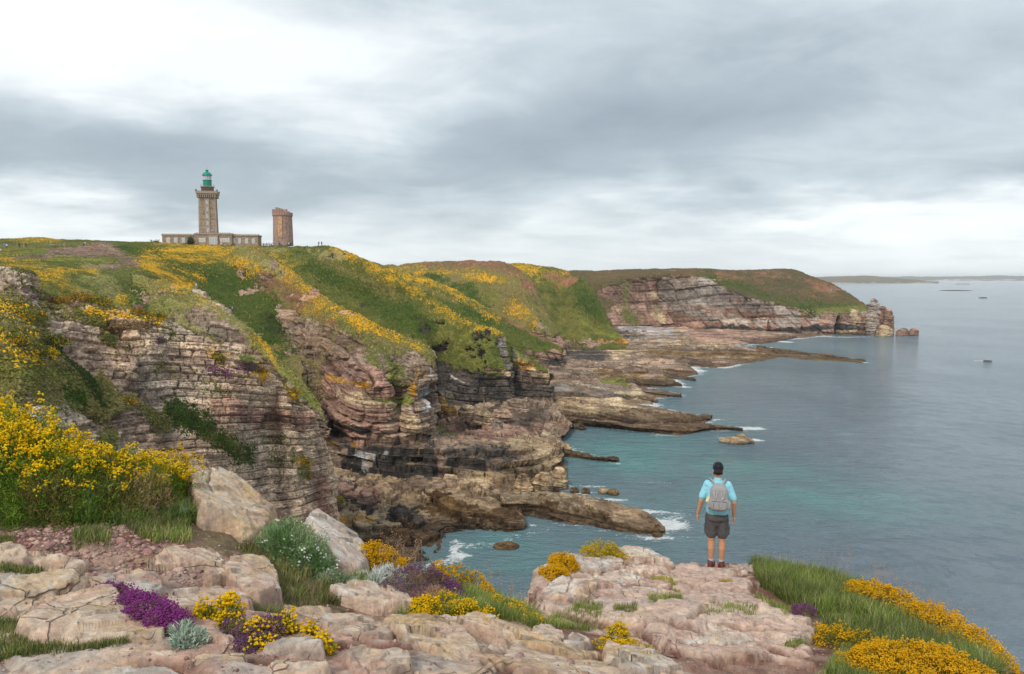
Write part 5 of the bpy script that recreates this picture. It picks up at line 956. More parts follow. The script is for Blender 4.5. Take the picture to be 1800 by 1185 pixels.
bush('gorse_clump', 'bright yellow sprigs at the upper left end of the violet heather', [(362, 1103, .06, .07), (350, 1098, .04, .05)], 500, (.12, .20, .03), L=.025, W=.005, nf=60, fcol=YEL, fs_=.011, seed=10, cat='gorse')
bush('gorse_clump', 'yellow gorse tip rising above the violet heather beside the cracked slab', [(402, 1108, .07, .12), (395, 1115, .06, .06)], 900, (.10, .18, .02), L=.025, W=.005, nf=70, fcol=YEL, fs_=.011, seed=11, cat='gorse')
bush('bell_heather', 'dull violet heather mixed with yellow between two cream slabs', [(418, 1130, .08, .09), (445, 1135, .09, .09), (470, 1132, .08, .08), (435, 1148, .07, .05)], 3500, (.10, .13, .03), L=.02, W=.003, nf=420, fcol=(.20, .055, .20), fs_=.006, seed=12, cat='heather')
bush('gorse_clump', 'yellow gorse flowers in the middle of the violet heather', [(452, 1134, .06, .10), (460, 1150, .05, .06)], 500, (.12, .18, .03), L=.025, W=.005, nf=55, fcol=YEL, fs_=.010, seed=13, cat='gorse')
bush('gorse_clump', 'yellow and green gorse at the right end of the violet heather', [(502, 1126, .06, .10), (490, 1130, .05, .06)], 900, (.07, .13, .02), L=.025, W=.005, nf=45, fcol=YEL, fs_=.010, seed=14, cat='gorse')
bush('gorse_clump', 'single yellow gorse clump right of the pale triangular stone', [(566, 1148, .06, .07), (548, 1132, .03, .04)], 600, (.12, .17, .03), L=.025, W=.005, nf=60, fcol=YEL, fs_=.011, seed=15, cat='gorse')
bush('silver_plant', 'grey green rosette plant at the foot of the magenta heather', [(318, 1130, .06, .05), (332, 1150, .08, .05)], 1600, (.33, .42, .33), L=.03, W=.011, seed=16, cat='plant', leaf2=(.42, .48, .38))
bush('silver_plant', 'whitish silver leaved plant beside the yellow gorse behind the cream rock', [(678, 1028, .14, .16), (700, 1026, .10, .12), (660, 1030, .09, .12)], 2600, (.52, .56, .50), L=.06, W=.010, seed=17, cat='plant', leaf2=(.62, .64, .60))
bush('silver_plant', 'dull grey green plant below the big pale grey boulder', [(600, 1032, .14, .10), (580, 1025, .12, .10), (622, 1036, .1, .08)], 3000, (.20, .27, .15), L=.035, W=.008, seed=18, cat='plant', leaf2=(.30, .36, .24))
bush('gorse_bush', 'orange yellow gorse on the cliff edge right of the big pale grey boulder', [(655, 998, .15, .24), (680, 1002, .14, .20), (705, 1012, .14, .16), (640, 992, .1, .2)], 3500, (.12, .14, .02), L=.022, W=.004, nf=900, fcol=ORA, fs_=.008, fbias=.3, seed=19)
bush('heather_bush', 'purple heather on the mound behind the cream rocks', [(705, 1040, .20, .20), (740, 1036, .18, .24), (690, 1052, .16, .14), (770, 1040, .14, .18), (720, 1062, .16, .12)], 9000, (.20, .16, .10), L=.03, W=.003, nf=1200, fcol=(.21, .085, .19), fs_=.0065, seed=20, cat='heather')
bush('heather_bush', 'faded tan heather in the middle of the purple mound', [(760, 1056, .14, .15), (735, 1062, .12, .12)], 5000, (.45, .27, .17), L=.025, W=.004, seed=21, cat='heather', leaf2=(.52, .34, .20))
bush('heather_bush', 'deep purple heather on the far right of the mound', [(788, 1046, .12, .15), (800, 1052, .10, .1)], 2500, (.10, .12, .04), L=.02, W=.003, nf=700, fcol=(.22, .05, .24), fs_=.0065, seed=22, cat='heather')
bush('gorse_bush', 'rounded golden gorse on top of the mound against the cove', [(800, 1030, .16, .22), (830, 1038, .15, .18), (770, 1024, .12, .20), (850, 1048, .12, .12)], 5000, (.14, .15, .02), L=.02, W=.004, nf=850, fcol=ORA, fs_=.0075, seed=23)
bush('gorse_clump', 'yellow gorse at the lower front of the purple mound', [(745, 1078, .13, .12), (780, 1066, .12, .14), (728, 1080, .08, .08)], 3500, (.14, .18, .03), L=.022, W=.004, nf=520, fcol=YEL, fs_=.008, seed=24, cat='gorse')
bush('gorse_clump', 'yellow gorse at the foot of the mound above the broken slab', [(820, 1080, .10, .12), (850, 1084, .09, .08), (800, 1078, .1, .1)], 2500, (.14, .20, .03), L=.022, W=.004, nf=300, fcol=YEL, fs_=.008, seed=25, cat='gorse')
bush('gorse_bush', 'sparse yellow gorse trailing down the right end of the grassy mound', [(890, 1072, .12, .10), (915, 1080, .12, .10), (935, 1094, .1, .08), (870, 1064, .1, .1)], 3500, (.14, .20, .04), L=.025, W=.004, nf=300, fcol=YEL, fs_=.008, seed=26)
bush('gorse_bush', 'orange gorse cushion hanging over the edge left of the grey ledge rock', [(988, 1010, .20, .22), (972, 1018, .20, .14), (1003, 1004, .12, .16)], 4500, (.16, .14, .02), L=.022, W=.006, nf=1600, fcol=ORA, fs_=.011, seed=27)
bush('gorse_bush', 'olive and yellow gorse dome on top of the grey ledge rock', [(1055, 988, .32, .34), (1080, 986, .22, .24), (1036, 990, .16, .28)], 9000, (.16, .17, .02), L=.025, W=.006, nf=700, fcol=(.62, .40, .015), fs_=.011, seed=28)
bush('gorse_clump', 'long thin gorse clump with yellow flowers at the front of the ledge', [(1085, 1128, .10, .16), (1105, 1134, .12, .12), (1130, 1140, .10, .08), (1065, 1135, .12, .06)], 4000, (.13, .17, .03), L=.022, W=.005, nf=420, fcol=YEL, fs_=.009, seed=29, cat='gorse')
bush('moss_cushion', 'yellow green moss cushion on the bare ledge in front of the pale rock', [(1165, 1034, .18, .07), (1180, 1042, .12, .05)], 3500, (.30, .30, .04), L=.02, W=.006, seed=30, cat='moss', leaf2=(.42, .38, .05))
bush('moss_cushion', 'small yellow moss patch below the standing man', [(1278, 1024, .12, .04)], 1200, (.26, .24, .05), L=.02, W=.006, seed=31, cat='moss')
bush('moss_cushion', 'small greenish yellow moss patch at the far end of the ledge', [(1130, 1016, .12, .04)], 1200, (.28, .27, .05), L=.02, W=.006, seed=32, cat='moss')
bush('bell_heather', 'small purple heather tuft at the foot of the tall grass', [(1412, 1095, .13, .10)], 1500, (.14, .12, .07), L=.02, W=.004, nf=300, fcol=(.22, .07, .20), fs_=.008, seed=33, cat='heather')
bush('gorse_bush', 'low spreading gorse with scattered yellow flowers in front of the tall grass', [(1470, 1135, .22, .20), (1510, 1142, .22, .20), (1450, 1120, .16, .14), (1540, 1150, .16, .16)], 9000, (.11, .15, .03), L=.03, W=.005, nf=480, fcol=ORA, fs_=.010, seed=34)
bush('gorse_bush', 'big golden gorse dome at the bottom right corner', [(1600, 1192, .50, .24), (1650, 1195, .42, .22), (1560, 1190, .38, .2), (1690, 1200, .3, .14)], 14000, (.18, .15, .02), L=.022, W=.005, nf=4600, fcol=ORA, fs_=.0095, fbias=.3, fq=.45, seed=35)
bush('gorse_bush', 'golden gorse on the cliff edge just behind the tall grass', [(1530, 1062, .34, .30), (1570, 1072, .34, .28), (1505, 1052, .22, .24)], 8000, (.18, .15, .02), L=.022, W=.006, nf=1350, fcol=ORA, fs_=.012, fbias=.3, seed=36)
bush('gorse_bush', 'golden gorse halfway down the right hand cliff edge', [(1630, 1100, .30, .26), (1660, 1112, .28, .26), (1600, 1092, .2, .2)], 7000, (.18, .15, .02), L=.022, W=.006, nf=1200, fcol=ORA, fs_=.012, fbias=.3, seed=37)
bush('gorse_bush', 'lowest golden gorse on the right hand cliff edge', [(1700, 1142, .28, .24), (1730, 1160, .26, .22), (1680, 1136, .2, .2), (1755, 1178, .18, .16)], 7000, (.18, .15, .02), L=.022, W=.006, nf=1300, fcol=ORA, fs_=.011, fbias=.3, seed=38)
# grasses
grass([[(1318, 992), (1400, 990), (1500, 1035), (1600, 1085), (1700, 1150), (1770, 1200), (1640, 1200), (1560, 1160), (1480, 1120), (1400, 1070), (1340, 1030)]], 42000, .26, .006, 1, cols=((.12, .18, .03), (.20, .25, .05), (.36, .31, .15), (.08, .12, .025)), pc=(.38, .27, .17, .18), label='tall green grass along the right side of the ledge', lean=.75)
grass([[(820, 1040), (900, 1050), (950, 1090), (945, 1110), (860, 1085), (800, 1080), (760, 1085), (690, 1085)], [(640, 1010), (680, 1035), (620, 1050), (600, 1020)]], 9000, .13, .004, 2, label='green grass around the heather mound')
grass([[(430, 1040), (540, 1030), (560, 1085), (445, 1085)], [(555, 1025), (600, 1020), (600, 1060), (556, 1060)], [(420, 960), (500, 960), (560, 1010), (500, 1030), (440, 990)]], 7000, .10, .004, 3, cols=((.14, .20, .04), (.30, .26, .11), (.40, .31, .16)), label='grass and dry stems beside the tall pinkish block')
grass([[(220, 900), (330, 905), (335, 950), (270, 950), (220, 925)], [(130, 930), (190, 930), (190, 960), (130, 960)], [(230, 880), (300, 880), (300, 900), (230, 900)]], 6000, .085, .004, 4, label='small grass tufts at the upper side of the pebble bed', cols=((.13, .20, .035), (.22, .27, .06), (.40, .33, .17)), pc=(.4, .3, .3))
grass([[(-20, 1100), (60, 1110), (130, 1140), (130, 1165), (60, 1165), (-20, 1170)], [(130, 1140), (230, 1150), (200, 1160), (130, 1160)], [(0, 1000), (80, 998), (60, 1014), (0, 1016)], [(-20, 940), (20, 935), (20, 960), (-20, 960)]], 6000, .045, .004, 5, label='short mossy grass in the hollows at the left', cols=((.10, .15, .03), (.20, .22, .05), (.30, .26, .12)), pc=(.4, .35, .25))
grass([[(960, 1030), (1010, 1028), (1010, 1046), (960, 1048)], [(1005, 1065), (1060, 1062), (1060, 1080), (1010, 1082)], [(1110, 985), (1150, 985), (1160, 998), (1110, 998)], [(1080, 1082), (1120, 1082), (1120, 1095), (1080, 1095)], [(1380, 1130), (1420, 1130), (1420, 1140), (1380, 1140)], [(1230, 1085), (1330, 1085), (1330, 1095), (1240, 1100)], [(940, 1080), (1050, 1085), (1060, 1105), (980, 1100)], [(1140, 1060), (1200, 1062), (1200, 1072), (1140, 1072)], [(1330, 1040), (1400, 1090), (1380, 1095), (1320, 1050)]], 7000, .075, .005, 6, label='small grass patches growing in the joints of the ledge', cols=((.16, .22, .04), (.26, .29, .07), (.36, .31, .14)))
grass([[(1480, 1140), (1560, 1150), (1620, 1200), (1440, 1200)]], 9000, .12, .005, 8, label='loose grass in front of the golden gorse dome', cols=((.13, .20, .035), (.24, .29, .07), (.40, .35, .18)))
grass([[(-100, 905), (60, 900), (200, 900), (340, 900), (345, 915), (200, 918), (60, 915), (-100, 920)]], 5000, .16, .006, 10, label='coarse green grass at the foot of the gorse bank', cols=((.12, .20, .05), (.20, .29, .09), (.30, .30, .1)), lean=.9)
def stalks(name, label, pts, n, L, seed, spread=.25, col=(.42, .30, .19), head=True):
    r = np.random.default_rng(seed); C = []
    for i in range(n):
        a, b = pts[i % len(pts)]; q = hit(a + r.normal(0, 14), b + r.normal(0, 3)); C.append([q[0], q[1], float(gz(q[0], q[1]))])
    C = np.array(C); org = C[0].copy(); C -= org; Ls = L * r.uniform(.6, 1.15, n); V, F = blades(C, Ls, np.full(n, .0035), r, .35)
    root = empty(name, org, label=label, category='dry grass'); mk('stem', V, F, np.array([col]) * np.ones((len(V), 1)), M_LEAF, root, smooth=False)
    tips = V.reshape(n, 5, 3)[:, 4]; m = 14; T = (tips[:, None] + r.normal(0, 1, (n, m, 3)) * np.array([.013, .013, .035]) * (L / .4)).reshape(-1, 3)
    V2, F2 = octs(T, r.uniform(.003, .006, len(T)), r); mk('seed_head', V2, F2, np.array([.46, .29, .20]) * r.uniform(.8, 1.2, (len(V2), 1)), M_LEAF, root, smooth=False)
stalks('seeding_grass', 'tall reddish seed stalks rising from the grass against the sea', [(1440, 1020), (1480, 1030), (1510, 1040), (1540, 1052), (1570, 1065)], 60, .48, 1)
stalks('seeding_grass', 'thin pale seed stalks above the far end of the tall grass', [(1350, 995), (1380, 1000), (1410, 1008)], 30, .30, 2)
stalks('seeding_grass', 'thin seed stalks above the lower gorse on the right edge', [(1600, 1085), (1640, 1105), (1670, 1120)], 30, .45, 3)
stalks('seeding_grass', 'upright green and tan grass stalks between the orange gorse and the cove', [(690, 1010), (710, 1012), (730, 1018)], 26, .36, 4)
stalks('seeding_grass', 'wispy seed stalks on the cliff edge behind the mound', [(840, 1038), (870, 1045), (900, 1060), (935, 1080)], 26, .26, 5)
# long blades of a coarse grass tuft before the gorse bank
grass([[(148, 905), (178, 905), (178, 915), (148, 915)]], 60, .42, .014, 21, cols=((.17, .30, .13), (.24, .36, .16), (.3, .36, .14)), label='tuft of long blue green blades in front of the gorse bank', name='long_grass_tuft', lean=.9, clumpy=0)
# scrub standing on the hills
def cliff_bush(px, py, w, h, lab, leaf, fl=None, seed=0, src='cliff'):
    V = LOFTS[src[0] if isinstance(src, tuple) else src][src[1] if isinstance(src, tuple) else 0][0]; X, Y = proj(V); q = V[np.argmin((X - px) ** 2 + (Y - py) ** 2 + .3 * V[:, 1])]
    r = np.random.default_rng(seed + 70); root = empty('cliff_bush', q, label=lab, category='bush'); n = int(500 * w); B = [(0, 0, 0, w * .5, h), (w * .35, .1, -.15, w * .35, h * .7), (-w * .35, 0, -.05, w * .33, h * .75)]
    p0, d = blobpts(B, n, r, shell=.4); V_, F_ = tri_leaves(p0, d * .6 + r.normal(0, .4, (n, 3)) + np.array([0, 0, .3]), r.uniform(.10, .26, n), r.uniform(.06, .12, n), r)
    mk('foliage', V_, F_, np.repeat(np.array(leaf) * r.uniform(.6, 1.5, (n, 1)), 3, 0), M_LEAF, root, smooth=False)
    if fl:
        m = int(330 * w); p1, d = blobpts(B, m, r, shell=.03, upper=0); k = fbm(p1, 1.6, 2, seed) > -.08; V_, F_ = octs(p1[k], r.uniform(.03, .06, k.sum()), r)
        mk('flowers', V_, F_, np.repeat(np.array(fl) * r.uniform(.75, 1.15, (k.sum(), 1)), 6, 0), M_PETAL, root, smooth=False, kind='stuff')
G_, O_, DG_ = (.10, .13, .025), (.14, .12, .04), (.045, .075, .015)
for i, b_ in enumerate([(150, 500, 2.6, .8, 'brownish gorse mound on the top edge of the pale cliff', (.16, .13, .04), ORA), (178, 512, 2.2, .8, 'bright yellow gorse at the end of the top edge mounds', G_, YEL), (95, 530, 2.4, .7, 'gorse dome sitting alone above the big layered wall', O_, ORA), (48, 560, 2.8, .9, 'orange gorse on the left slope under the upper crag', G_, ORA),
  (90, 605, 2.6, .9, 'arching gorse bush on the dark green slope', DG_, (.60, .40, .02)), (72, 622, 2.2, .7, 'brightest yellow gorse patch on the dark green slope', G_, YEL), (30, 600, 2.0, .6, 'small gorse low on the left slope', G_, ORA), (240, 548, 1.6, .4, 'flat gorse strip on the upper ledges', O_, ORA), (272, 556, 2.0, .45, 'gorse tuft at the right end of the upper ledges', G_, ORA),
  (382, 628, 1.3, .5, 'lone yellow gorse in the middle of the layered wall', G_, YEL), (440, 646, 1.6, .5, 'purple heather on the shoulder of the layered wall', (.12, .12, .05), (.22, .08, .22)), (456, 652, 1.5, .6, 'orange gorse next to the purple heather on the shoulder', O_, ORA), (430, 632, 2.0, .5, 'pale green grass tuft on the shoulder crest', (.22, .26, .06), None),
  (515, 690, 1.4, .6, 'gorse on the right edge of the layered wall', O_, ORA), (322, 736, 2.2, .9, 'dark green bush in the hollow of the wall', DG_, None), (350, 752, 2.4, .9, 'second dark green bush lower in the hollow of the wall', DG_, None), (395, 782, 2.0, .7, 'green bush at the lower end of the hollow', G_, None), (225, 706, 1.2, .4, 'small orange flowered tuft on the lower ledges', O_, ORA),
  (535, 815, 1.2, .7, 'mossy gorse hanging on the lower right wall', G_, ORA), (540, 838, 1.0, .4, 'small orange tuft below the mossy gorse', O_, ORA), (282, 600, .9, .35, 'small purple heather high in the layered wall', (.12, .11, .06), (.2, .08, .2)), (190, 596, 1.5, .5, 'grey green tuft in a cleft of the wall', (.14, .16, .06), None), (598, 885, 1.4, .9, 'yellow gorse at the foot of the wall by the big grey boulder', G_, YEL)]): cliff_bush(*b_, seed=i)
scrub('cliff_scrub', 'low gorse and heather covering the ledges of the near pale cliff', 'cliff', 30000, .16, 1)
for i, (n, s_, hm) in enumerate([(5000, .6, .6), (9000, .5, .7), (7000, .4, .7)]):
    scrub('hill_scrub', ['low scrub on the last hill before the headland', 'gorse and heather scrub on the domed hill', 'scrub on the green spur below the domed hill'][i], LOFTS['hill'][i], n, s_, 10 + i, hm)
scrub('spur_scrub', 'dense fern and gorse on the spur with the black cliff', LOFTS['spur'][0], 22000, .28, 20, .8)
scrub('spur_scrub', 'dense fern and yellow gorse below the lighthouse above the pink buttress', LOFTS['spur'][1], 36000, .24, 21, .8)
scrub('spur_scrub', 'grassy scrub on the spur with the footpath', LOFTS['spur'][2], 14000, .24, 22, .7)
scrub('plateau_scrub', 'low gorse and grass on the plateau', 'plateau', 14000, .26, 23, .6)
scrub('headland_scrub', 'brown heath on top of the great headland', 'headland', 9000, .75, 24, .6)
# ---------------------------------------------------------------- lighthouse, keepers' building, ruined tower
M_STONE = plain('granite_blocks', (.29, .215, .16), .9, sc=1.4, var=.45, bump=.6, bd=.08)
M_STONE2 = plain('pale_dressed_stone', (.33, .265, .205), .9, sc=1.2, var=.25, bump=.4, bd=.05)
M_STONE3 = plain('dark_quoin_stone', (.25, .20, .17), .9, sc=1.2, var=.25, bump=.4, bd=.05)
M_RUIN = plain('reddish_rubble', (.33, .215, .175), .95, sc=1.3, var=.4, bump=.8, bd=.12)
M_RUINO = plain('orange_stained_stone', (.46, .28, .16), .95, sc=1.1, var=.35, bump=.7, bd=.1)
M_GREEN = plain('green_paint', (.0, .22, .145), .4, sc=.8, var=.15)
M_FRAME = plain('white_paint', (.78, .78, .76), .5)
M_PANE = plain('window_glass', (.35, .40, .44), .12, spec=.6, var=.1)
M_LAMP = plain('lens_glass', (.22, .26, .28), .15, spec=.6)
class MB:
    def __init__(s): s.v = []; s.f = []
    def box(s, x0, x1, y0, y1, z0, z1):
        b = len(s.v); s.v += [(x, y, z) for z in (z0, z1) for y in (y0, y1) for x in (x0, x1)]
        s.f += [tuple(b + i for i in q) for q in ((0, 2, 3, 1), (4, 5, 7, 6), (0, 1, 5, 4), (2, 6, 7, 3), (0, 4, 6, 2), (1, 3, 7, 5))]; return s
    def prism(s, prof, n=4, rot=math.pi / 4, sq=1.0):
        """stack of regular n-gons: prof = [(radius, z), ...]"""
        b = len(s.v)
        for (r_, z) in prof: s.v += [(r_ * math.cos(rot + i * 2 * math.pi / n), r_ * math.sin(rot + i * 2 * math.pi / n) * sq, z) for i in range(n)]
        for k in range(len(prof) - 1):
            for i in range(n): j = (i + 1) % n; s.f.append((b + k * n + i, b + k * n + j, b + (k + 1) * n + j, b + (k + 1) * n + i))
        s.f.append(tuple(b + i for i in reversed(range(n)))); s.f.append(tuple(b + (len(prof) - 1) * n + i for i in range(n))); return s
    def build(s, name, mat, parent=None, smooth=False, **kw):
        me = bpy.data.meshes.new(name); me.from_pydata(s.v, [], s.f); me.update(); me.materials.append(mat)
        if smooth: me.polygons.foreach_set('use_smooth', [True] * len(me.polygons))
        o = bpy.data.objects.new(name, me); COL.objects.link(o)
        if parent is not None: o.parent = parent
        for k, v in kw.items(): o[k] = v
        return o
LX, LY, LZ = [float(v) for v in P(367.5, 429.0, 330)]; U = 330 / FPX      # metres per photo pixel there
zt = lambda y: (429.0 - y) * U
T = empty('lighthouse', tuple(float(v) for v in P(368.0, 430.5, 339)), label='tall tapered stone lighthouse with a green lantern', category='lighthouse'); T.rotation_euler = (0, 0, math.radians(16)); T.scale = (.93,) * 3
s2 = math.sqrt(2); kk = 1.03
def tapered(w0, w1, z0, z1, m=None):
    m = m or MB(); return m.prism([(w0 / 2 * s2, z0), (w1 / 2 * s2, z1)])
tapered(8.4, 7.5, 0, zt(340) * kk).build('tower_shaft', M_STONE, T)
for sx in (-1, 1):
    m = MB()
    for k in range(16):
        z0 = 4.3 + k * 1.18; w = 8.4 + (7.5 - 8.4) * z0 / 23; c = sx * w / 2
        m.box(min(c + sx * .06, c - sx * (1.15 if k % 2 else .75)), max(c + sx * .06, c - sx * (1.15 if k % 2 else .75)), -w / 2 - .07, -w / 2 + .8, z0, z0 + 1.0)
    m.build('quoin_strip', M_STONE2, T)
m = MB(); m.box(-1.05, 1.05, -4.32, -3.6, 4.2, 22.0); m.build('central_pilaster', M_STONE2, T)
for k in range(5):
    w = MB(); z0 = 6.2 + k * 3.3; w.box(-.36, .36, -4.38, -4.3, z0, z0 + 1.5); o = w.build('window', M_FRAME, T); MB().box(-.27, .27, -4.41, -4.385, z0 + .1, z0 + 1.4).build('pane', M_PANE, o)
for k in range(6):
    z0 = 6.0 + k * 2.9; w_ = 8.4 - .9 * z0 / 23; tapered(w_ + .16, w_ + .15, z0, z0 + .28).build('stone_band', M_STONE3, T)
for k in range(9):
    for (ax, sy) in (((-3.7 + k * .925), -1),):
        MB().box(ax - .22, ax + .22, -4.9, -3.6, 22.6, 23.9).build('corbel', M_STONE2, T)
for k in range(7):
    y_ = -3.0 + k * .95
    for sx in (-1, 1): MB().box(sx * 3.6 if sx > 0 else -4.75, 4.75 if sx > 0 else -3.6, y_ - .22, y_ + .22, 22.6, 23.9).build('corbel', M_STONE2, T)
tapered(9.0, 9.6, 23.85, 24.5).build('gallery', M_STONE2, T)
m = MB()
for a in (-1, 1): m.box(-4.8, 4.8, a * 4.8 - .2, a * 4.8 + .2, 24.5, 25.6); m.box(a * 4.8 - .2, a * 4.8 + .2, -4.6, 4.6, 24.5, 25.6)
m.build('parapet', M_STONE2, T)
for a, b_ in ((-1, -1), (1, -1), (-1, 1), (1, 1)): MB().box(a * 4.7 - .45, a * 4.7 + .45, b_ * 4.7 - .45, b_ * 4.7 + .45, 25.6, 26.3).build('parapet_cap', M_STONE3, T)
MB().prism([(3.0, 24.5), (2.9, 27.6), (3.25, 27.65), (3.25, 28.1)], 16, 0).build('drum', M_STONE, T, True)
lan = MB().prism([(2.0, 28.1), (2.0, 30.9), (2.2, 30.95), (2.2, 31.2)], 16, 0).build('lantern_base', M_GREEN, T)
MB().prism([(1.78, 31.2), (1.78, 33.4)], 12, 0).build('lantern_glass', M_PANE, lan)
for k in range(12):
    a = k * math.pi / 6; MB().box(1.86 * math.cos(a) - .06, 1.86 * math.cos(a) + .06, 1.86 * math.sin(a) - .06, 1.86 * math.sin(a) + .06, 31.2, 33.4).build('glazing_bar', M_FRAME, lan)
MB().prism([(.5, 31.2), (.8, 31.9), (.8, 32.7), (.4, 33.3)], 10, 0).build('lens', M_LAMP, T)
MB().prism([(2.35, 33.4), (2.3, 33.6), (1.9, 34.4), (1.2, 35.0), (.62, 35.2), (.62, 35.8), (.75, 35.85), (.7, 36.1), (.1, 36.3)], 16, 0).build('dome', M_GREEN, T, True)
MB().prism([(.05, 36.2), (.04, 38.0)], 6, 0).build('lightning_rod', M_STONE3, T)
for k in range(16):
    a = k * math.pi / 8; MB().box(3.1 * math.cos(a) - .03, 3.1 * math.cos(a) + .03, 3.1 * math.sin(a) - .03, 3.1 * math.sin(a) + .03, 28.1, 29.2).build('railing_post', M_STONE3, T)
# long low building in front
B_ = empty('keepers_house', (LX, LY + 2, LZ - .8), label='long low stone building with white windows at the foot of the lighthouse', category='building'); B_.rotation_euler = (0, 0, math.radians(7)); B_.scale = (.955, .955, .955)
u = U
def bx(px): return (px - 367.5) * u
H1 = 5.2
MB().box(bx(283), bx(341), -.5, 7, 0, H1 - .5).build('left_wing', M_STONE, B_)
MB().box(bx(341), bx(407), -2.0, 8, 0, H1).build('main_block', M_STONE, B_)
MB().box(bx(407), bx(452), -.5, 7, 0, H1 - .5).build('right_wing', M_STONE, B_)
MB().box(bx(282.2), bx(340.8), -.8, 7.3, H1 - .5, H1 + .1).build('cornice', M_STONE2, B_)
MB().box(bx(340.9), bx(407.1), -2.35, 8.3, H1, H1 + .65).build('cornice', M_STONE2, B_)
MB().box(bx(407.2), bx(453), -.8, 7.3, H1 - .5, H1 + .1).build('cornice', M_STONE2, B_)
for x0 in np.arange(283.5, 452, 4.1):
    fr = -2.3 if 341 < x0 < 406 else -.75; MB().box(bx(x0), bx(x0) + .45, fr, fr + .4, H1 + (.65 if fr < -1 else .1), H1 + (.95 if fr < -1 else .4)).build('parapet_stone', M_STONE3, B_)
MB().box(bx(366), bx(383), -2.6, -1.99, 0, H1 - .3).build('porch', M_STONE2, B_)
def win(xc, wpx, front, z0=1.5, z1=3.7, nb=2):
    w = wpx * u / 2; f = MB(); f.box(bx(xc) - w, bx(xc) + w, front - .08, front - .01, z0, z1); o = f.build('window', M_FRAME, B_)
    for k in range(nb):
        a0 = bx(xc) - w + .13 + k * (2 * w - .13) / nb; MB().box(a0, a0 + (2 * w - .13) / nb - .13, front - .11, front - .085, z0 + .12, z1 - .12).build('pane', M_PANE, o)
for x_ in (293.5, 307, 320): win(x_, 5.4, -.5)
for x_ in (350.5, 354.5, 358.5): win(x_, 3.4, -2.0, 1.7, 3.6)
win(370, 3.6, -2.6, .6, 3.9, 1); win(374.5, 3.6, -2.6, .6, 3.9, 1); win(379, 3.6, -2.6, .6, 3.9, 1)
for x_ in (388, 392.3, 396.6, 400.9): win(x_, 3.3, -2.0, 1.7, 3.6)
for x_ in (408.6, 419, 431.5, 443.5): win(x_, 4.6, -.5, 1.3, 3.6)
MB().box(bx(366), bx(383), -3.2, -2.6, -.1, .35).build('step', M_STONE2, B_)
# dark shrubs by the building
def far_bush(px, d, w, h, lab, seed, col=(.05, .075, .018), py=431.0):
    q = P(px, py, d); r = np.random.default_rng(seed); n = 900; root = empty('shrub', q - np.array([0, 0, .5]), label=lab, category='shrub')
    p0, dd = blobpts([(0, 0, 0, w * .5, h), (w * .25, 0, 0, w * .35, h * .7), (-w * .28, 0, 0, w * .35, h * .75)], n, r, shell=.5); V, F = tri_leaves(p0, dd * .6 + r.normal(0, .5, (n, 3)), r.uniform(.35, .8, n), r.uniform(.3, .5, n), r)
    mk('foliage', V, F, np.repeat(np.array(col) * r.uniform(.6, 1.5, (n, 1)), 3, 0), M_LEAF, root, smooth=False)
    m = MB(); m.prism([(.16, -.3), (.12, h * .5)], 6); m.build('stem', M_STONE3, root)
far_bush(274, 328, 4.5, 2.6, 'wind bent grey green shrub left of the low stone building', 1, (.10, .11, .05))
far_bush(265, 328, 3.2, 1.6, 'lowest straggling shrub furthest from the low stone building', 2, (.10, .11, .05))
far_bush(335.5, 326, 2.4, 4.2, 'dark green bush against the wall of the low stone building', 3)
# ruined old tower
RX, RY, RZ = [float(v) for v in P(499, 431.0, 330)]; R_ = empty('ruined_tower', tuple(float(v) for v in P(498, 432.5, 334)), label='broken top reddish stone tower ruin right of the lighthouse', category='tower')
hR = (431 - 383) * U + .8
MB().prism([(17.4 * U, 0), (16.2 * U, hR)], 20, 0).build('tower_wall', M_RUIN, R_, False)
MB().prism([(16.8 * U, hR), (16.8 * U, hR + .4)], 20, 0).build('stone_band', M_STONE3, R_)
r = np.random.default_rng(3); nR = 26
for k in range(nR):       # the broken crown, stone by stone
    a = k * 2 * math.pi / nR; xr = math.cos(a); top = (384 - (370.5 + (8 if xr > .55 else 0) + (3 if xr < -.45 else 0) + (4 if .3 < xr <= .55 else 0))) * U
    n_ = max(1, int(top / .55)); rr_ = 15.6 * U
    MB().prism([(.66, hR + .4), (.62, hR + .4 + top * r.uniform(.86, 1.05))], 4, a + math.pi / 4).build('wall_fragment', M_RUIN, R_).location = (rr_ * math.cos(a), rr_ * math.sin(a), 0)
MB().box(-3.6 * U, 4.2 * U, -17.4 * U - .02, -15 * U, hR * .30, hR - .3).build('stained_panel', M_RUINO, R_)
MB().box(-12 * U, 12 * U, -17.9 * U, -10 * U, 0, 1.0).build('plinth', M_STONE3, R_)
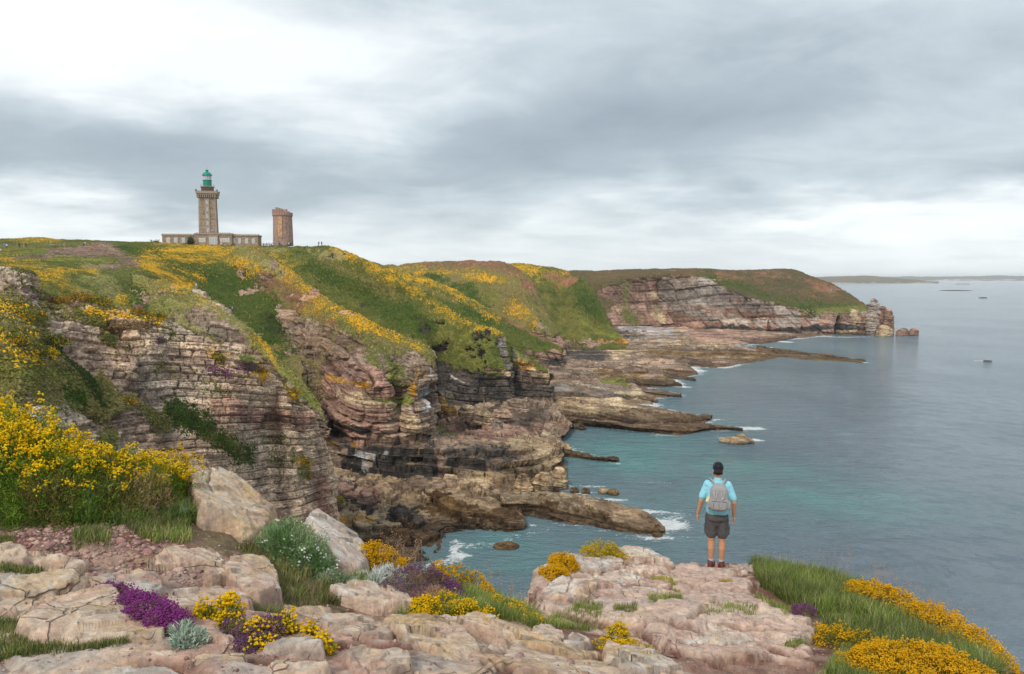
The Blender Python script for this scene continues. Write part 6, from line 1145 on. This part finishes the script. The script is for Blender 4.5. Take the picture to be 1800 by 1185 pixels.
# ---------------------------------------------------------------- far-off people
CL = {n_: plain('cloth_' + n_, c_, .9, sc=9, var=.1) for n_, c_ in dict(dark=(.03, .035, .05), white=(.75, .75, .73), red=(.45, .10, .07), orange=(.55, .20, .07), blue=(.16, .33, .55), grey=(.25, .25, .26), navy=(.03, .05, .12), tan=(.42, .32, .2), skin=(.48, .27, .18), hair=(.05, .035, .025), purple=(.2, .1, .3)).items()}
def far_person(px, py, d, lab, top, leg, seed, group, sit=False):
    q = P(px, py, d); r = np.random.default_rng(seed); o = empty('person', q, label=lab, category='person', group=group); o.rotation_euler = (0, 0, r.uniform(0, 6.28))
    s_ = 1.0; h = r.uniform(.93, 1.04); hip = .45 if sit else .88
    m = MB()
    for sx in (-1, 1): m.prism([(.07, 0), (.09, hip * .5), (.11, hip + .02)], 6, 0); 
    for i in range(0, 18): x_, y_, z_ = m.v[i]; m.v[i] = (x_ - .10, y_ + (.12 * (1 - z_ / hip)), z_)
    for i in range(18, 36): x_, y_, z_ = m.v[i]; m.v[i] = (x_ + .10, y_ - (.10 * (1 - z_ / hip)), z_)
    m.build('trousers', CL[leg], o)
    m = MB(); m.prism([(.19, hip - .04), (.17, hip + .2), (.24, hip + .5), (.10, hip + .6)], 8, 0, .65)
    for sx in (-1, 1):
        b = len(m.v); m.prism([(.055, hip + .05), (.065, hip + .52)], 5, 0)
        for i in range(b, len(m.v)): x_, y_, z_ = m.v[i]; m.v[i] = (x_ + sx * (.32 - .12 * (z_ - hip) / .5), y_, z_)
    body = m.build('shirt', CL[top], o, True)
    MB().prism([(.06, hip + .56), (.06, hip + .64), (.10, hip + .70), (.11, hip + .78), (.06, hip + .86)], 8, 0).build('head', CL['skin'], o, True)
    MB().prism([(.112, hip + .775), (.118, hip + .80), (.07, hip + .885)], 8, 0).build('hair', CL['hair'], o, True)
def gd(px, py, src='plateau'):
    """depth of a landform where it is seen at a pixel"""
    V = LOFTS[src[0] if isinstance(src, tuple) else src][src[1] if isinstance(src, tuple) else 0][0]; X, Y = proj(V); e = (X - px) ** 2 + (Y - py) ** 2; m = e < 9
    if not m.any(): return float(V[np.argmin(e), 1])
    return float(V[m, 1].min())
PP = [(8, 435, 'person in a light blue top at the far left of the plateau', 'blue', 'grey', 'a'), (12, 436, 'person in white standing beside the one in light blue', 'white', 'dark', 'a'), (2, 445, 'person in white cut by the left edge of the photo', 'white', 'grey', 'a'),
 (34, 434, 'person in dark clothes left of the pair on the plateau path', 'dark', 'dark', 'a'), (42, 434, 'person in pink of the pair on the plateau', 'red', 'tan', 'a'), (46, 433, 'person in navy of the pair on the plateau', 'navy', 'dark', 'a'),
 (113, 434.5, 'lone pale clad person on the plateau path', 'tan', 'grey', 'a'), (147, 432, 'person in a grey coat on the path across the bare ground', 'grey', 'dark', 'a'), (150, 432, 'person in white on the path across the bare ground', 'white', 'blue', 'a'),
 (158, 433, 'person in dark red on the path across the bare ground', 'dark', 'red', 'a'), (164, 433.5, 'person in orange on the path across the bare ground', 'orange', 'orange', 'a'), (389, 433, 'person in white before the low building', 'white', 'red', 'b'), (407, 434, 'person in dark blue before the low building', 'navy', 'navy', 'b')]
for i in range(13):
    PP.append((459 + i * 1.75 + (i % 3) * .5, 434 - (i % 2) * .8, 'visitor in the dense cluster left of the ruined tower', ['dark', 'grey', 'navy', 'white', 'dark', 'purple', 'dark', 'red', 'dark', 'grey', 'navy', 'dark', 'white'][i], ['dark', 'grey'][i % 2], 'c'))
for px_, t_, l_ in ((491, 'dark', 'dark clad visitor at the foot of the ruined tower, left one'), (494, 'grey', 'grey clad visitor at the foot of the ruined tower'), (508, 'white', 'pale clad visitor at the right foot of the ruined tower'), (511, 'dark', 'dark clad visitor at the right foot of the ruined tower')): PP.append((px_, 432.5, l_, t_, 'dark', 'd'))
GN = dict(a='walkers on the plateau', b='visitors before the low building', c='visitors in the cluster by the ruined tower', d='visitors at the foot of the ruined tower')
for i, (x_, y_, l_, a_, b_, g_) in enumerate(PP): far_person(x_, y_ + .6, gd(x_, y_ + .6) - .4, l_, a_, b_, i, GN[g_])
for x_, l_ in ((560.5, 'left one of two people on the skyline right of the ruined tower'), (565.5, 'right one of two people on the skyline right of the ruined tower')): far_person(x_, 431.8, 311, l_, 'dark', 'dark', int(x_), 'two people on the skyline')
far_person(345.5, 508.5, 199, 'person in white top and blue trousers on the rocky spur path', 'white', 'blue', 71, 'walkers on the spur')
far_person(368.5, 521.5, gd(368.5, 521.5, ('spur', 2)), 'person in dark clothes sitting below the one in white on the spur', 'dark', 'dark', 72, 'walkers on the spur', True)
far_person(405, 546, gd(405, 546, ('spur', 2)), 'person in blue sitting on the lower rocks of the spur', 'navy', 'grey', 73, 'walkers on the spur', True)
far_person(408.5, 547, gd(408.5, 547, ('spur', 2)), 'person in grey sitting close to the one in blue on the spur', 'grey', 'dark', 74, 'walkers on the spur', True)
# ---------------------------------------------------------------- the man on the ledge
def cone(a, b, ra, rb, n=14, seg=7, caps=True):
    a, b = Vector(a), Vector(b); ax = (b - a); L_ = ax.length; ax.normalize(); q = ax.to_track_quat('Z', 'Y'); V = []; F = []
    ts = [(-ra * .98, .15 * ra), (-ra * .8, .6 * ra), (-ra * .45, .89 * ra)] + [(L_ * i / seg, ra + (rb - ra) * i / seg) for i in range(seg + 1)] + [(L_ + rb * .45, .89 * rb), (L_ + rb * .8, .6 * rb), (L_ + rb * .98, .15 * rb)]
    for (t, rr) in ts:
        for k in range(n): p = a + q @ Vector((rr * math.cos(k * 6.2832 / n), rr * math.sin(k * 6.2832 / n), t)); V.append(tuple(p))
    for i in range(len(ts) - 1):
        for k in range(n): F.append((i * n + k, i * n + (k + 1) % n, (i + 1) * n + (k + 1) % n, (i + 1) * n + k))
    F.append(tuple(reversed(range(n)))); F.append(tuple(range((len(ts) - 1) * n, len(ts) * n))); return V, F
def ell(c, r3, n=20, m=12, pw=1.0):
    V = []; F = []; f = lambda s: math.copysign(abs(s) ** pw, s)
    for i in range(m + 1):
        t = math.pi * (i + .001) / (m + .002)
        for k in range(n): p = k * 2 * math.pi / n; V.append((c[0] + r3[0] * f(math.sin(t)) * f(math.cos(p)), c[1] + r3[1] * f(math.sin(t)) * f(math.sin(p)), c[2] + r3[2] * f(math.cos(t))))
    for i in range(m):
        for k in range(n): F.append((i * n + k, (i + 1) * n + k, (i + 1) * n + (k + 1) % n, i * n + (k + 1) % n))
    F.append(tuple(range(n))); F.append(tuple(reversed(range(m * n, (m + 1) * n)))); return V, F
def fuse(name, parts, vox, mat, parent, smooth_it=4, **kw):
    """overlapping tapered solids melted into one continuous skin"""
    V = []; F = []
    for v, f in parts: b = len(V); V += list(v); F += [tuple(i + b for i in q) for q in f]
    me = bpy.data.meshes.new(name); me.from_pydata(V, [], F); me.update(); o = bpy.data.objects.new(name, me); COL.objects.link(o)
    md = o.modifiers.new('r', 'REMESH'); md.mode = 'VOXEL'; md.voxel_size = vox; md.use_smooth_shade = True
    sm = o.modifiers.new('s', 'SMOOTH'); sm.iterations = smooth_it; sm.factor = .5
    dg = bpy.context.evaluated_depsgraph_get(); dg.update(); m2 = bpy.data.meshes.new_from_object(o.evaluated_get(dg)); o.modifiers.clear(); o.data = m2; m2.name = name
    m2.materials.clear(); m2.materials.append(mat); m2.polygons.foreach_set('use_smooth', [True] * len(m2.polygons)); o.parent = parent
    for k, v in kw.items(): o[k] = v
    return o
M_SKIN = plain('skin', (.50, .255, .15), .55, sc=30, var=.08); M_SHIRT = plain('light_blue_shirt', (.28, .62, .74), .9, sc=9, var=.08, bump=1.0, bd=.035); M_SHORT = plain('charcoal_shorts', (.085, .080, .082), .9, sc=11, var=.2, bump=1.0, bd=.03)
M_CAP = plain('black_cap', (.012, .012, .017), .8, var=.2); M_PACK = plain('grey_backpack', (.30, .295, .30), .85, sc=25, var=.12, bump=.3, bd=.004); M_PACKD = plain('dark_grey_trim', (.10, .10, .105), .8); M_SOCK = plain('grey_sock', (.42, .42, .43), .95); M_SHOE = plain('dark_red_shoe', (.11, .035, .03), .7, var=.3, sc=20); M_SOLE = plain('orange_red_sole', (.62, .12, .05), .7); M_HAIR = plain('dark_hair', (.02, .014, .01), .9); M_YEL = plain('pale_yellow_cloth', (.68, .58, .28), .9)
hp = hit(1258.5, 997.5); HZ = float(gz(hp[0], hp[1]))
MAN = empty('person', (hp[0], hp[1], HZ + .005), label='man in light blue shirt, shorts and backwards black cap looking out to sea', category='person'); MAN.rotation_euler = (0, 0, math.radians(-14)); MAN.scale = (1.035,) * 3
k_ = 1.0
def hand(sx, w, fw):
    w = np.array(w); out = []
    d = np.array([sx * .05, .12, -.99]); pc = w + d * .055
    out.append(ell(tuple(pc), (.022, .042, .052), 12, 8))
    for i, (off, ln) in enumerate(((.030, .070), (.011, .080), (-.010, .076), (-.030, .060))):
        a = pc + d * .036 + np.array([0, off, 0]); b = a + np.array([-sx * .008, off * .12, -ln * .55]); c = b + np.array([-sx * .026, 0, -ln * .42])
        out.append(cone(a, b, .0095, .0088, 8, 3)); out.append(cone(b, c, .0088, .0075, 8, 3))
    a = pc + np.array([0, .034, .018]); b = a + np.array([-sx * .006, .030, -.035]); c = b + np.array([-sx * .006, .006, -.030]); out.append(cone(a, b, .012, .0105, 8, 3)); out.append(cone(b, c, .0105, .009, 8, 3))
    return out
body = []
for sx in (-1, 1):
    body += [cone((sx * .095, .0, .86), (sx * .088, .005, .49), .083, .058), cone((sx * .088, .005, .49), (sx * .086, -.012, .36), .055, .056), cone((sx * .086, -.014, .36), (sx * .082, .0, .10), .056, .036), ell((sx * .088, .045, .045), (.042, .115, .040))]
    sh = (sx * .172, 0, 1.425); el_ = (sx * .258, -.03, 1.16); wr = (sx * (.312 if sx < 0 else .272), .035 if sx < 0 else .08, .915 if sx < 0 else .905)
    body += [cone(sh, el_, .045, .041), cone(el_, wr, .042, .027)] + hand(sx, wr, 0)
body += [ell((0, 0, .95), (.165, .115, .13)), ell((0, 0, 1.15), (.155, .105, .20)), ell((0, .0, 1.36), (.19, .115, .16)), cone((0, -.005, 1.44), (0, .02, 1.60), .062, .054), ell((0, .03, 1.685), (.076, .096, .112), 24, 16), ell((0, .085, 1.62), (.052, .055, .05)), ell((0, .128, 1.66), (.013, .022, .022), 8, 6)]
for sx in (-1, 1): body += [ell((sx * .078, .015, 1.665), (.012, .022, .032), 10, 8)]
fuse('body', body, .0065, M_SKIN, MAN, 2)
for sx in (-1, 1): 
    fuse('eye', [ell((sx * .03, .117, 1.69), (.011, .008, .009), 10, 6)], .003, M_FRAME, MAN, 0)
fuse('mouth', [ell((0, .130, 1.615), (.022, .007, .006), 10, 6)], .003, M_SHOE, MAN, 0)
shirt = [ell((0, .0, 1.36), (.195, .132, .155), pw=.85), ell((0, .0, 1.19), (.182, .135, .22), pw=.75), ell((0, .0, 1.03), (.185, .140, .12), pw=.7), ell((0, 0, 1.465), (.135, .095, .055)), cone((0, 0, 1.46), (0, .01, 1.515), .078, .070, seg=2)]
for sx in (-1, 1): shirt += [cone((sx * .165, 0, 1.435), (sx * .238, -.02, 1.235), .064, .067, caps=True), ell((sx * .16, 0, 1.435), (.068, .08, .07))]
fuse('shirt', shirt, .009, M_SHIRT, MAN, 5)
shorts = [ell((0, 0, .90), (.185, .142, .10), pw=.8), cone((0, 0, .90), (0, 0, .80), .13, .10)]
for sx in (-1, 1): shorts += [cone((sx * .092, 0, .86), (sx * .090, .005, .60), .098, .092, 16), ell((sx * .175, .0, .68), (.03, .06, .085), pw=.6)]
shorts_o = fuse('shorts', shorts, .009, M_SHORT, MAN, 4)
fuse('waist_strap', [cone((-.185, -.03, .935), (-.19, -.04, .80), .008, .008)], .005, M_PACKD, shorts_o, 1)
for sx in (-1, 1): fuse('pocket_flap', [ell((sx * .192, -.01, .735), (.016, .066, .022), pw=.5)], .006, M_SHORT, shorts_o, 2)
cap_ = fuse('cap', [ell((0, .028, 1.725), (.086, .103, .088), 24, 16), ell((0, .028, 1.700), (.087, .104, .03), pw=.8), ell((0, -.088, 1.668), (.074, .055, .012)), ell((0, -.072, 1.682), (.074, .05, .018))], .0065, M_CAP, MAN, 2)
for k in range(6): fuse('stud', [ell((.072 * math.cos(k * 1.047 + .52), .028 + .085 * math.sin(k * 1.047 + .52), 1.768), (.007, .007, .006), 8, 5)], .003, M_SOCK, cap_, 0)
fuse('beard', [ell((0, .088, 1.600), (.058, .052, .045)), ell((-.055, .06, 1.625), (.022, .035, .045)), ell((.055, .06, 1.625), (.022, .035, .045))], .006, M_HAIR, MAN, 2)
fuse('hair', [ell((0, -.02, 1.655), (.070, .062, .052))], .006, M_HAIR, MAN, 2)
for sx in (-1, 1):
    fuse('sock', [cone((sx * .082, .0, .165), (sx * .083, .005, .07), .047, .045)], .006, M_SOCK, MAN, 2)
    an = -.22 if sx < 0 else .10; ca, sa = math.cos(an), math.sin(an)
    R2 = lambda p: (sx * .088 + ca * p[0] - sa * p[1], ca * p[1] + sa * p[0], p[2])
    sh_ = [ell((0, .05, .055), (.052, .145, .045), pw=.8), ell((0, -.03, .08), (.048, .062, .055)), cone((0, -.01, .09), (0, 0, .125), .047, .05, seg=2)]
    so_ = fuse('shoe', [([R2(p) for p in v], f) for v, f in sh_], .006, M_SHOE, MAN, 2)
    fuse('sole', [([R2(p) for p in v], f) for v, f in [ell((0, .045, .018), (.056, .155, .020), pw=.55)]], .006, M_SOLE, so_, 1)
PK_ = empty('backpack', tuple(MAN.location), label='grey backpack with two webbing handles worn by the man in the blue shirt', category='backpack'); PK_.rotation_euler = MAN.rotation_euler; PK_.scale = MAN.scale
fuse('pack_body', [ell((.015, -.215, 1.30), (.142, .095, .20), pw=.62), ell((.015, -.215, 1.19), (.165, .105, .13), pw=.7), ell((.015, -.20, 1.46), (.09, .06, .05), pw=.7)], .009, M_PACK, PK_, 4)
fuse('top_flap', [ell((.015, -.205, 1.475), (.098, .070, .022), pw=.6)], .006, M_PACK, PK_, 2)
fp = fuse('front_pocket', [ell((.015, -.312, 1.175), (.122, .030, .078), pw=.55)], .006, M_PACK, PK_, 2)
fuse('zip', [cone((-.10, -.335, 1.245), (.13, -.335, 1.245), .006, .006)], .004, M_PACKD, fp, 0); fuse('pocket_seam', [cone((.015, -.343, 1.225), (.015, -.343, 1.115), .004, .004)], .003, M_PACKD, fp, 0); fuse('pocket_seam', [cone((-.07, -.343, 1.215), (-.07, -.343, 1.165), .005, .005)], .003, M_PACKD, fp, 0)
for sx in (-1, 1):
    fuse('side_pocket', [ell((.015 + sx * .155, -.205, 1.16), (.032, .07, .075), pw=.6)], .007, M_PACK, PK_, 2)
    fuse('shoulder_strap', [cone((.01 + sx * .055, -.17, 1.475), (sx * .105, -.105, 1.54), .017, .019), cone((sx * .105, -.105, 1.54), (sx * .125, .03, 1.52), .019, .019), cone((sx * .125, .03, 1.52), (sx * .14, .135, 1.38), .018, .018), cone((sx * .14, .135, 1.38), (sx * .175, .08, 1.14), .014, .012)], .006, M_PACK, PK_, 2)
    fuse('handle', [cone((.015 + sx * .085, -.318, 1.40), (.015 + sx * .072, -.328, 1.31), .0085, .0085), cone((.015 + sx * .072, -.328, 1.31), (.015 + sx * .052, -.325, 1.275), .0085, .0085), cone((.015 + sx * .052, -.325, 1.275), (.015 + sx * .03, -.318, 1.39), .0085, .0085)], .005, M_SOCK, PK_, 1)
CLOTH = fuse('cloth', [ell((0, 0, 0), (.035, .03, .045)), ell((-.02, -.01, -.03), (.03, .025, .03))], .006, M_YEL, None, 2, label='pale yellow cloth stuffed in the left side pocket of the grey backpack', category='cloth')
CLOTH.location = MAN.matrix_basis @ Vector((-.150, -.215, 1.245))
# ---------------------------------------------------------------- sea haze: one closed box of thin even air
hzb = MB(); hzb.box(-24500, 24500, -300, 24500, -16, 98); hm = bpy.data.materials.new('sea_haze'); hm.use_nodes = True; ht = NT(hm.node_tree); ht.n.remove(ht.n['Principled BSDF'])
pv = ht.node('ShaderNodeVolumePrincipled'); pv.inputs['Color'].default_value = (.97, .985, 1.0, 1); pv.inputs['Density'].default_value = 7e-5; pv.inputs['Anisotropy'].default_value = 0
ht.l.new(pv.outputs[0], ht.n['Material Output'].inputs['Volume']); hzb.build('haze', hm, kind='stuff', label='thin pale sea haze', category='haze')
